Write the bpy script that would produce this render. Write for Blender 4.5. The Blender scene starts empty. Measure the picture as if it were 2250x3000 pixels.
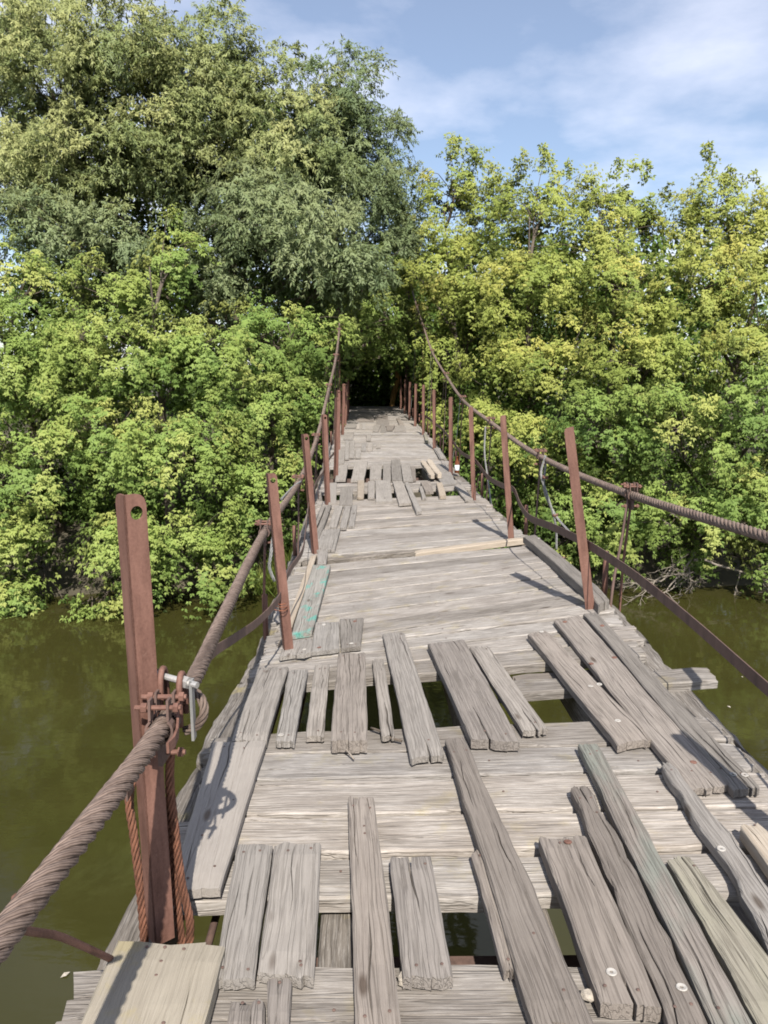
import bpy, bmesh, math, random
import numpy as np
from mathutils import Vector, Matrix

scene = bpy.context.scene
COL = scene.collection
random.seed(7)
RNG = np.random.default_rng(11)

# ------------------------------------------------------------------ camera
EYE = 5.0                                   # metres above the river
cam_d = bpy.data.cameras.new('camera')
cam = bpy.data.objects.new('camera', cam_d)
COL.objects.link(cam)
cam.location = (0, 0, EYE)
cam.rotation_euler = (math.radians(90 - 10.55), 0, 0)
cam_d.sensor_fit = 'VERTICAL'
cam_d.sensor_height = 36
cam_d.lens = 27.05
cam_d.clip_start = 0.05
cam_d.clip_end = 2000
scene.camera = cam

# ------------------------------------------------------------------ sky, sun, exposure
SUN_TO = Vector((0.10, -1.0, 1.06)).normalized()      # towards the sun: behind the viewer
world = bpy.data.worlds.new('World')
scene.world = world
world.use_nodes = True
nt = world.node_tree
nt.nodes.clear()
def wn(t, **k):
    n = nt.nodes.new(t)
    for a, b in k.items():
        setattr(n, a, b)
    return n
wout = wn('ShaderNodeOutputWorld')
wbg = wn('ShaderNodeBackground')
wbg.inputs['Strength'].default_value = 0.078
sky = wn('ShaderNodeTexSky')
sky.sky_type = 'NISHITA'
sky.sun_disc = False
sky.sun_elevation = math.asin(SUN_TO.z)
sky.sun_rotation = math.pi - math.atan2(SUN_TO.x, -SUN_TO.y)
sky.altitude = 100
sky.air_density = 1.0
sky.dust_density = 0.45
sky.ozone_density = 2.6
geo = wn('ShaderNodeTexCoord')
sep = wn('ShaderNodeSeparateXYZ')
nt.links.new(geo.outputs['Generated'], sep.inputs[0])
zz = wn('ShaderNodeMath', operation='MAXIMUM')
zz.inputs[1].default_value = 0.0
nt.links.new(sep.outputs['Z'], zz.inputs[0])
za = wn('ShaderNodeMath', operation='ADD')
za.inputs[1].default_value = 0.16
nt.links.new(zz.outputs[0], za.inputs[0])
dx_ = wn('ShaderNodeMath', operation='DIVIDE')
dy_ = wn('ShaderNodeMath', operation='DIVIDE')
nt.links.new(sep.outputs['X'], dx_.inputs[0]); nt.links.new(za.outputs[0], dx_.inputs[1])
nt.links.new(sep.outputs['Y'], dy_.inputs[0]); nt.links.new(za.outputs[0], dy_.inputs[1])
cmb = wn('ShaderNodeCombineXYZ')
nt.links.new(dx_.outputs[0], cmb.inputs[0]); nt.links.new(dy_.outputs[0], cmb.inputs[1])
cmap = wn('ShaderNodeMapping')
cmap.inputs['Location'].default_value = (2.15, 0.55, 0)
cmap.inputs['Scale'].default_value = (1.0, 1.1, 1)
nt.links.new(cmb.outputs[0], cmap.inputs['Vector'])
cno = wn('ShaderNodeTexNoise')
cno.inputs['Scale'].default_value = 1.0
cno.inputs['Detail'].default_value = 9
cno.inputs['Roughness'].default_value = 0.55
cno.inputs['Distortion'].default_value = 0.1
nt.links.new(cmap.outputs[0], cno.inputs['Vector'])
crp = wn('ShaderNodeValToRGB')
crp.color_ramp.elements[0].position = 0.42
crp.color_ramp.elements[0].color = (0.13, 0.13, 0.13, 1)
crp.color_ramp.elements[1].position = 0.66
crp.color_ramp.elements[1].color = (0.74, 0.74, 0.74, 1)
nt.links.new(cno.outputs['Fac'], crp.inputs[0])
cmx = wn('ShaderNodeMixRGB')
cmx.inputs['Color2'].default_value = (8.6, 8.7, 9.8, 1)
nt.links.new(crp.outputs[0], cmx.inputs['Fac'])
nt.links.new(sky.outputs[0], cmx.inputs['Color1'])
nt.links.new(cmx.outputs[0], wbg.inputs['Color'])
nt.links.new(wbg.outputs[0], wout.inputs['Surface'])

sun_d = bpy.data.lights.new('sun', 'SUN')
sun_d.energy = 4.6
sun_d.angle = math.radians(0.53)
sun_d.color = (1.0, 0.95, 0.87)
sun = bpy.data.objects.new('sun', sun_d)
COL.objects.link(sun)
sun.rotation_euler = (-SUN_TO).to_track_quat('-Z', 'Y').to_euler()
sun.location = (5, -20, 30)

scene.view_settings.view_transform = 'Standard'
scene.view_settings.look = 'None'
scene.view_settings.gamma = 1.0
scene.view_settings.exposure = 0.92
scene.view_settings.use_curve_mapping = False
scene.cycles.filter_width = 1.8
scene.cycles.max_bounces = 8
scene.cycles.transparent_max_bounces = 6

# ------------------------------------------------------------------ helpers
def tag(o, label=None, cat=None, group=None, kind=None):
    if label: o['label'] = label
    if cat: o['category'] = cat
    if group: o['group'] = group
    if kind: o['kind'] = kind
    return o

def empty(name, loc=(0, 0, 0)):
    o = bpy.data.objects.new(name, None)
    COL.objects.link(o)
    o.location = loc
    o.empty_display_size = 0.2
    return o

def link(name, me, mat, parent=None, mw=None):
    o = bpy.data.objects.new(name, me)
    COL.objects.link(o)
    if mat is not None and len(me.materials) == 0:
        me.materials.append(mat)
    if mw is not None:
        o.matrix_basis = mw
    if parent is not None:
        o.parent = parent
        o.matrix_parent_inverse = PINV.get(parent.name) or parent_world(parent).inverted()
    return o

PINV = {}
def parent_world(p):
    m = p.matrix_basis.copy()
    if p.parent is not None:
        m = parent_world(p.parent) @ p.matrix_parent_inverse @ m
    return m

def mesh_py(name, verts, faces, smooth=False, uvs=None):
    me = bpy.data.meshes.new(name)
    me.from_pydata([tuple(v) for v in verts], [], faces)
    if uvs is not None:
        uv = me.uv_layers.new(name='uv')
        lv = np.empty(len(me.loops), dtype=np.int32)
        me.loops.foreach_get('vertex_index', lv)
        uv.data.foreach_set('uv', np.asarray(uvs, dtype=np.float32)[lv].ravel())
    if smooth:
        me.polygons.foreach_set('use_smooth', [True] * len(me.polygons))
    me.update()
    return me

def catmull(pts, step):
    """dense smooth path through control points, about one point per step metres"""
    P = np.asarray(pts, float)
    P = np.vstack([2 * P[0] - P[1], P, 2 * P[-1] - P[-2]])
    out = []
    for i in range(1, len(P) - 2):
        p0, p1, p2, p3 = P[i - 1:i + 3]
        n = max(2, int(np.linalg.norm(p2 - p1) / step))
        t = np.linspace(0, 1, n, endpoint=False)[:, None]
        # centripetal-ish via tangents scaled by chord
        d1 = np.linalg.norm(p1 - p0) + 1e-6; d2 = np.linalg.norm(p2 - p1) + 1e-6; d3 = np.linalg.norm(p3 - p2) + 1e-6
        m1 = d2 * ((p1 - p0) / d1 * d2 + (p2 - p1) / d2 * d1) / (d1 + d2)
        m2 = d2 * ((p2 - p1) / d2 * d3 + (p3 - p2) / d3 * d2) / (d2 + d3)
        out.append((2*t**3-3*t**2+1)*p1 + (t**3-2*t**2+t)*m1 + (-2*t**3+3*t**2)*p2 + (t**3-t**2)*m2)
    out.append(P[-2][None])
    return np.vstack(out)

def frames(path):
    T = np.gradient(path, axis=0)
    T /= np.linalg.norm(T, axis=1)[:, None] + 1e-9
    ref = np.array([0, 0, 1.0]) if abs(T[0][2]) < .9 else np.array([1.0, 0, 0])
    N = np.empty_like(T)
    n = np.cross(np.cross(T[0], ref), T[0]); n /= np.linalg.norm(n)
    for i in range(len(T)):
        n = n - T[i] * np.dot(n, T[i]); n /= np.linalg.norm(n) + 1e-9
        N[i] = n
    return T, N, np.cross(T, N)

def tube_arrays(path, rad, sides=6, cap=True, v0=0):
    path = np.asarray(path, float)
    n = len(path)
    T, N, B = frames(path)
    r = np.broadcast_to(np.asarray(rad, float), (n,))
    a = np.linspace(0, 2 * np.pi, sides, endpoint=False)
    ring = np.cos(a)[None, :, None] * N[:, None] + np.sin(a)[None, :, None] * B[:, None]
    V = (path[:, None] + ring * r[:, None, None]).reshape(-1, 3)
    F = []
    for i in range(n - 1):
        for k in range(sides):
            k2 = (k + 1) % sides
            F.append((v0 + i*sides + k, v0 + i*sides + k2, v0 + (i+1)*sides + k2, v0 + (i+1)*sides + k))
    if cap:
        F.append(tuple(v0 + k for k in range(sides))[::-1])
        F.append(tuple(v0 + (n-1)*sides + k for k in range(sides)))
    s = np.concatenate([[0], np.cumsum(np.linalg.norm(np.diff(path, axis=0), axis=1))])
    U = np.stack([np.broadcast_to(a / (2*np.pi), (n, sides)), np.broadcast_to(s[:, None], (n, sides))], -1).reshape(-1, 2)
    return V, F, U

class Bag:
    """collects pieces of ONE part into one mesh"""
    def __init__(self): self.v = []; self.f = []; self.u = []; self.n = 0
    def tube(self, path, rad, sides=6, cap=True):
        V, F, U = tube_arrays(path, rad, sides, cap, self.n)
        self.v.append(V); self.f += F; self.u.append(U); self.n += len(V)
        return self
    def add(self, V, F):
        V = np.asarray(V, float)
        self.v.append(V); self.f += [tuple(i + self.n for i in f) for f in F]
        self.u.append(np.zeros((len(V), 2))); self.n += len(V)
        return self
    def box(self, c, s, M=None):
        V = np.array([[x, y, z] for x in (-.5, .5) for y in (-.5, .5) for z in (-.5, .5)]) * np.asarray(s)
        if M is not None: V = V @ np.asarray(M).T
        V = V + np.asarray(c)
        return self.add(V, [(0,1,3,2),(4,6,7,5),(0,4,5,1),(2,3,7,6),(0,2,6,4),(1,5,7,3)])
    def build(self, name, mat, parent=None, smooth=True, origin=None):
        V = np.vstack(self.v)
        o = V.mean(0) if origin is None else np.asarray(origin, float)
        me = mesh_py(name, V - o, self.f, smooth, np.vstack(self.u))
        return link(name, me, mat, parent, Matrix.Translation(Vector(o)))

def wobble(x, amp, freq, rng):
    x = np.asarray(x, float); y = np.zeros_like(x)
    for k in range(4):
        y += np.sin(x * freq * (1.9 ** k) * 6.283 + rng.uniform(0, 6.28)) / (1.6 ** k) * rng.uniform(.5, 1)
    return y * amp / 1.6

# ------------------------------------------------------------------ the bridge deck as a surface
VY = [-6,0,1,2,3,4.6,7.2,9.7,12.3,14.9,17.5,20,23,26,30]
DR = [1.47,1.48,1.48,1.49,1.505,1.56,1.634,1.65,1.66,1.58,1.50,1.49,1.48,1.45,1.42]
RY = [-6,1,2,2.8,3.3,3.9,4.7,6,7.2,8.5,9.7,12.3,14,30]
RO = [0,0,.012,.03,.05,.10,.14,.115,.078,.07,.035,.03,0,0]
def deck_x(v): return .47 - .028 * v
def deck_z(u, v): return EYE - np.interp(v, VY, DR) + np.interp(v, RY, RO) * u
def deck_p(u, v, lift=0.): return np.array([deck_x(v) + u, v, deck_z(u, v) + lift])

# ------------------------------------------------------------------ materials
def new_mat(name):
    m = bpy.data.materials.new(name)
    m.use_nodes = True
    t = m.node_tree
    t.nodes.clear()
    return m, t
class NB:
    def __init__(self, t): self.t = t
    def n(self, typ, ins=None, **k):
        nd = self.t.nodes.new(typ)
        for a, b in k.items(): setattr(nd, a, b)
        for a, b in (ins or {}).items():
            if isinstance(b, bpy.types.NodeSocket): self.t.links.new(b, nd.inputs[a])
            else: nd.inputs[a].default_value = b
        return nd
    def math(self, op, a, b=0.0, c=None, clamp=False):
        d = {0: a, 1: b}
        if c is not None: d[2] = c
        return self.n('ShaderNodeMath', d, operation=op, use_clamp=clamp).outputs[0]
    def ramp(self, fac, stops):
        r = self.n('ShaderNodeValToRGB', {0: fac})
        e = r.color_ramp.elements
        while len(e) < len(stops): e.new(0.5)
        for x, (p, c) in zip(e, stops):
            x.position = p
            x.color = tuple(c) + (1,) if len(c) == 3 else c
        return r.outputs[0]
    def mix(self, f, a, b, mode='MIX'):
        return self.n('ShaderNodeMixRGB', {0: f, 1: a, 2: b}, blend_type=mode).outputs[0]
    def noise(self, vec, scale, detail=4, rough=.55, dist=0.):
        return self.n('ShaderNodeTexNoise', {'Vector': vec, 'Scale': scale, 'Detail': detail, 'Roughness': rough, 'Distortion': dist}).outputs['Fac']
    def mapping(self, vec, scale=(1,1,1), loc=(0,0,0)):
        return self.n('ShaderNodeMapping', {'Vector': vec, 'Scale': scale, 'Location': loc}).outputs[0]

def c4(c): return (c[0], c[1], c[2], 1)

def wood(name, dark, light, flake=0., crack=1., rings=.35, tint=None, paint=None, stain=.5, lichen=0.):
    m, t = new_mat(name); b = NB(t)
    tc = b.n('ShaderNodeTexCoord'); oi = b.n('ShaderNodeObjectInfo')
    off = b.n('ShaderNodeVectorMath', {0: (13.7, 41.3, 27.9), 'Scale': oi.outputs['Random']}, operation='SCALE').outputs[0]
    p = b.n('ShaderNodeVectorMath', {0: tc.outputs['Object'], 1: off}, operation='ADD').outputs[0]
    warp = b.noise(b.mapping(p, (1.4, 3, 3)), 2.2, 2)
    wv = b.n('ShaderNodeCombineXYZ', {'Y': b.math('MULTIPLY', warp, .022), 'Z': b.math('MULTIPLY', warp, .012)}).outputs[0]
    pw = b.n('ShaderNodeVectorMath', {0: p, 1: wv}, operation='ADD').outputs[0]
    gs = b.math('MULTIPLY_ADD', b.math('FRACT', b.math('MULTIPLY', oi.outputs['Random'], 13.7)), .95, .55)
    fib = b.noise(b.mapping(pw, (3.2, 190, 120)), gs, 5, .62)
    fib2 = b.noise(b.mapping(pw, (9, 420, 240)), 1.0, 3, .6)
    ring = b.n('ShaderNodeTexWave', {'Vector': b.mapping(pw, (1.0, 22, 10)), 'Scale': 1.0, 'Distortion': 5.5, 'Detail': 2.5, 'Detail Scale': .55},
               wave_type='BANDS', bands_direction='Y', wave_profile='SAW').outputs['Fac']
    blot = b.noise(b.mapping(p, (2.0, 5, 5)), 1.7, 5, .6)
    f = b.math('ADD', b.math('MULTIPLY', fib, .5), b.math('MULTIPLY', fib2, .5))
    rv = b.math('MULTIPLY', b.math('POWER', b.math('FRACT', b.math('MULTIPLY', oi.outputs['Random'], 7.31)), 2.0), rings * 1.1)
    f = b.math('ADD', f, b.math('MULTIPLY', b.math('SUBTRACT', ring, .5), rv))
    f = b.math('ADD', f, b.math('MULTIPLY', b.math('SUBTRACT', blot, .5), stain))
    col = b.ramp(f, [(.17, dark), (.63, light)])
    if tint is not None:
        tm = b.ramp(b.noise(b.mapping(p, (2.2, 7, 7)), 1.6, 4), [(.44, (0,0,0)), (.62, (.75,.75,.75))])
        col = b.mix(tm, col, c4(tint))
    if flake > 0:
        fl = b.noise(b.mapping(pw, (13, 170, 110)), 1.0, 6, .7)
        fm = b.ramp(b.math('ADD', fl, b.math('MULTIPLY', b.math('SUBTRACT', blot, .5), .35)), [(.50, (0,0,0)), (.68, (flake,flake,flake))])
        col = b.mix(fm, col, (.42, .395, .37, 1))
    if lichen > 0:
        lm = b.ramp(b.noise(p, 5.5, 6, .65), [(.58, (0,0,0)), (.68, (lichen,lichen,lichen))])
        col = b.mix(lm, col, (.30, .25, .10, 1))
    if paint is not None:
        pm = b.ramp(b.noise(b.mapping(p, (2.6, 5.5, 5.5)), 1.25, 5, .6), [(.53, (0,0,0)), (.60, (.85,.85,.85))])
        col = b.mix(pm, col, c4(paint))
    # long drying cracks
    cn2 = b.noise(b.mapping(pw, (1.5, 70, 45)), 1.0, 2, .5)
    cm = b.math('MULTIPLY', b.math('MULTIPLY', b.math('SUBTRACT', .045, b.math('ABSOLUTE', b.math('SUBTRACT', cn2, .5))), 24, clamp=True), .38 * crack)
    col = b.mix(cm, col, (dark[0]*.45, dark[1]*.42, dark[2]*.38, 1))
    # knots
    vo = b.n('ShaderNodeTexVoronoi', {'Vector': b.mapping(p, (2.1, 6.5, 2)), 'Scale': 1.0}).outputs['Distance']
    kn = b.ramp(vo, [(.045, (.85,.85,.85)), (.10, (0,0,0))])
    col = b.mix(kn, col, (dark[0]*.5, dark[1]*.42, dark[2]*.36, 1))
    vary = b.ramp(oi.outputs['Random'], [(0, (.70,.685,.67)), (.25, (1.02,.99,.96)), (.5, (.90,.90,.905)), (.75, (1.13,1.09,1.05)), (1, (.98,.985,.99))])
    col = b.mix(1.0, col, vary, 'MULTIPLY')
    h = b.math('SUBTRACT', b.math('ADD', b.math('MULTIPLY', fib, .7), b.math('MULTIPLY', fib2, .35)), b.math('MULTIPLY', cm, 1.6))
    bp = b.n('ShaderNodeBump', {'Height': h, 'Strength': .7, 'Distance': .005})
    s = b.n('ShaderNodeBsdfPrincipled', {'Base Color': col, 'Roughness': .86, 'Normal': bp.outputs[0]})
    s.inputs['Specular IOR Level'].default_value = .25
    o = b.n('ShaderNodeOutputMaterial', {'Surface': s.outputs[0]})
    return m

WOOD = {
 'cross': wood('wood weathered cross', (.118,.099,.083), (.300,.277,.253), flake=.7, crack=1, rings=.12, lichen=.25, stain=.55),
 'pale': wood('wood pale', (.225,.203,.182), (.30,.278,.255), crack=.25, rings=.06, stain=.25),
 'grey': wood('wood grey', (.15,.136,.122), (.268,.247,.224), crack=.8, rings=.3),
 'brown': wood('wood brown grey', (.122,.105,.092), (.244,.217,.193), crack=.9, rings=.25),
 'greenish': wood('wood green stained', (.118,.102,.088), (.228,.203,.18), tint=(.165,.18,.155), rings=.2),
 'mossy': wood('wood mossy', (.14,.127,.10), (.255,.238,.195), tint=(.225,.215,.165), rings=.2),
 'fresh': wood('wood fresh split', (.25,.20,.15), (.38,.33,.27), crack=.4, rings=.2),
 'yellow': wood('wood ochre lichen', (.19,.168,.135), (.288,.262,.215), crack=.3, rings=.06, lichen=.4, stain=.3),
 'turquoise': wood('wood turquoise paint', (.16,.153,.136), (.268,.256,.234), paint=(.09,.31,.26)),
 'log': wood('wood edge beam', (.05,.043,.037), (.20,.178,.155), flake=.45, crack=1, lichen=.5),
}

def metal(name, a, bcol, rough=.7, metallic=0., fleck=.25, bump=.4):
    m, t = new_mat(name); b = NB(t)
    tc = b.n('ShaderNodeTexCoord'); oi = b.n('ShaderNodeObjectInfo')
    off = b.n('ShaderNodeVectorMath', {0: (1.7, 2.3, 1.9), 'Scale': oi.outputs['Random']}, operation='SCALE').outputs[0]
    p = b.n('ShaderNodeVectorMath', {0: tc.outputs['Object'], 1: off}, operation='ADD').outputs[0]
    n1 = b.noise(b.mapping(p, (2.2, 2.2, .45)), 9, 6, .68)
    n2 = b.noise(p, 140, 3, .6)
    f = b.math('ADD', b.math('MULTIPLY', n1, .75), b.math('MULTIPLY', n2, .25))
    col = b.ramp(f, [(.33, a), (.62, bcol)])
    if fleck > 0:
        fm = b.ramp(b.noise(p, 55, 4, .7), [(.66, (0,0,0)), (.74, (fleck,fleck,fleck))])
        col = b.mix(fm, col, (.33, .24, .2, 1))
    bp = b.n('ShaderNodeBump', {'Height': f, 'Strength': bump, 'Distance': .003})
    s = b.n('ShaderNodeBsdfPrincipled', {'Base Color': col, 'Roughness': rough, 'Metallic': metallic, 'Normal': bp.outputs[0]})
    s.inputs['Specular IOR Level'].default_value = .35
    b.n('ShaderNodeOutputMaterial', {'Surface': s.outputs[0]})
    return m
RUST = metal('rusty red steel', (.075,.034,.024), (.180,.092,.068), fleck=.3, bump=.7)
RUST_D = metal('dark brown rust', (.065,.042,.035), (.135,.085,.069), fleck=.12)
RUST_O = metal('orange rust', (.13,.052,.03), (.27,.105,.058), rough=.85)
STEEL = metal('bare bolt steel', (.33,.32,.30), (.5,.48,.46), rough=.42, metallic=.55, fleck=0)
GALV = metal('galvanised wire', (.15,.15,.145), (.27,.265,.255), rough=.6, metallic=.3, fleck=0)
WASHER = metal('pale washer', (.26,.235,.21), (.38,.36,.33), rough=.6, fleck=.1)
OCHRE = metal('ochre bark', (.10,.052,.02), (.42,.24,.07), rough=.9, fleck=0)

def rope_mat(name, a, bcol):
    m, t = new_mat(name); b = NB(t)
    uv = b.n('ShaderNodeUVMap'); uv.uv_map = 'uv'
    sp = b.n('ShaderNodeSeparateXYZ', {0: uv.outputs[0]})
    ph = b.math('ADD', b.math('MULTIPLY', sp.outputs[0], 10), b.math('MULTIPLY', sp.outputs[1], -34))
    w = b.math('ABSOLUTE', b.math('SUBTRACT', b.math('FRACT', ph), .5))
    tc = b.n('ShaderNodeTexCoord')
    n1 = b.noise(tc.outputs['Object'], 22, 5, .65)
    col = b.ramp(n1, [(.32, a), (.66, bcol)])
    gm = b.ramp(w, [(.26, (0,0,0)), (.46, (.85,.85,.85))])
    col = b.mix(gm, col, (a[0]*.35, a[1]*.32, a[2]*.3, 1))
    bp = b.n('ShaderNodeBump', {'Height': b.math('SUBTRACT', .5, w), 'Strength': .8, 'Distance': .003})
    s = b.n('ShaderNodeBsdfPrincipled', {'Base Color': col, 'Roughness': .72, 'Normal': bp.outputs[0]})
    s.inputs['Specular IOR Level'].default_value = .35
    b.n('ShaderNodeOutputMaterial', {'Surface': s.outputs[0]})
    return m
ROPE = rope_mat('cable strands', (.13,.092,.073), (.24,.178,.145))
ROPE_O = rope_mat('hanger rope rust', (.15,.066,.04), (.29,.125,.075))

def leaf_mat(name, rough=.5, trans=.42, spec=.10):
    m, t = new_mat(name); b = NB(t)
    at = b.n('ShaderNodeAttribute'); at.attribute_name = 'leaf'
    gi = b.n('ShaderNodeNewGeometry')
    col = at.outputs['Color']
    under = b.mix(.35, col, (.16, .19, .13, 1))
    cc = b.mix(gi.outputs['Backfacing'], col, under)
    ab = b.n('ShaderNodeAttribute'); ab.attribute_name = 'bough'
    nm = b.n('ShaderNodeMixRGB', {0: .72, 1: gi.outputs['Normal'], 2: ab.outputs['Vector']}).outputs[0]
    nm = b.n('ShaderNodeVectorMath', {0: nm}, operation='NORMALIZE').outputs[0]
    s = b.n('ShaderNodeBsdfPrincipled', {'Base Color': cc, 'Roughness': rough, 'Normal': nm})
    s.inputs['Specular IOR Level'].default_value = spec
    tr = b.n('ShaderNodeBsdfTranslucent', {'Color': b.mix(.5, col, (.22, .26, .02, 1))})
    mx = b.n('ShaderNodeMixShader', {0: trans, 1: s.outputs[0], 2: tr.outputs[0]})
    b.n('ShaderNodeOutputMaterial', {'Surface': mx.outputs[0]})
    return m
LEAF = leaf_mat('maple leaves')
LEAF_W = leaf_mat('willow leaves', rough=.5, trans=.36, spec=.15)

def plain(name, col, rough=.8, var=.25, scale=8):
    m, t = new_mat(name); b = NB(t)
    tc = b.n('ShaderNodeTexCoord')
    n = b.noise(tc.outputs['Object'], scale, 6, .65)
    c = b.ramp(n, [(.3, tuple(x*(1-var) for x in col)), (.7, tuple(x*(1+var) for x in col))])
    bp = b.n('ShaderNodeBump', {'Height': n, 'Strength': .5, 'Distance': .02})
    s = b.n('ShaderNodeBsdfPrincipled', {'Base Color': c, 'Roughness': rough, 'Normal': bp.outputs[0]})
    b.n('ShaderNodeOutputMaterial', {'Surface': s.outputs[0]})
    return m
BARK = plain('bark', (.085,.066,.05), .92, .45, 14)
TWIG = plain('pale dead twig', (.20,.17,.14), .85, .35, 20)
EARTH = plain('bank earth', (.055,.047,.030), .95, .4, 1.6)
STONE = plain('stone', (.34,.30,.25), .9, .2, 40)

# ------------------------------------------------------------------ setting: ground, river
def ground_z(x, y):
    sh = 17.3 + .5*math.sin(x*.35+1) + .35*math.sin(x*.9) + (.02*x)
    d = y - sh
    far = float(np.interp(d, [-9,-3,-.6,0,.5,2,4.5,8,12.2,20,400], [-2.2,-1.4,-.35,0,.25,1.0,1.75,2.45,3.36,3.5,3.5]))
    d2 = -24 - y
    near = float(np.interp(d2, [-9,-3,0,3,8,400], [-2.2,-1.4,0,1.2,2.4,3.0]))
    return max(far, near, -2.2)
ys = sorted(set([-400,-150,-60,-40] + list(np.arange(-34, -14, 1.5)) + [-10,0,6] + list(np.arange(8, 34, .5)) + [36,40,48,60,90,150,260,420]))
xs = sorted(set([-420,-250,-120,-60,-40] + list(np.arange(-30, 30.1, .75)) + [40,60,120,250,420]))
V = []; Fq = []
for j, y in enumerate(ys):
    for i, x in enumerate(xs):
        z = ground_z(x, y)
        if z > .05: z += .06*math.sin(x*2.1+y*1.3) + .05*math.sin(x*3.7-y*2.9)
        V.append((x, y, z))
nx = len(xs)
for j in range(len(ys)-1):
    for i in range(nx-1):
        Fq.append((j*nx+i, j*nx+i+1, (j+1)*nx+i+1, (j+1)*nx+i))
tag(link('ground', mesh_py('ground', V, Fq, True), EARTH), kind='structure')

m, t = new_mat('river water'); b = NB(t)
tc = b.n('ShaderNodeTexCoord'); pw = tc.outputs['Object']
murk = b.noise(pw, .22, 5, .6)
weed = b.noise(b.mapping(pw, (.75, .5, 1)), .9, 9, .72, .6)
wpatch = b.noise(pw, .35, 3, .5)
col = b.ramp(murk, [(.3, (.024,.0235,.006)), (.7, (.038,.0355,.010))])
wm = b.math('MULTIPLY', b.math('MULTIPLY', b.math('SUBTRACT', weed, .53), 7, clamp=True), b.math('MULTIPLY', b.math('SUBTRACT', wpatch, .46), 5, clamp=True), clamp=True)
col = b.mix(b.math('MULTIPLY', wm, .55), col, (.062, .066, .022, 1))
rip = b.noise(b.mapping(pw, (1.6, 2.6, 1)), 1.7, 3, .5)
bp = b.n('ShaderNodeBump', {'Height': rip, 'Strength': .06, 'Distance': .05})
s = b.n('ShaderNodeBsdfPrincipled', {'Base Color': col, 'Roughness': .05, 'IOR': 1.33, 'Normal': bp.outputs[0]})
b.n('ShaderNodeOutputMaterial', {'Surface': s.outputs[0]})
WATER = m
wv = [(x, y, 0) for y in (-60, -20, 0, 10, 14, 18, 22, 26) for x in (-420, -60, -20, 0, 20, 60, 420)]
wf = [(j*7+i, j*7+i+1, (j+1)*7+i+1, (j+1)*7+i) for j in range(7) for i in range(6)]
tag(link('river', mesh_py('river', wv, wf), WATER), kind='structure')

# ------------------------------------------------------------------ the footbridge
BR = empty('footbridge', tuple(deck_p(0, 0, -.4)))
tag(BR, 'old cable-hung footbridge with patched weathered plank deck over the green river', 'footbridge')

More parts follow.
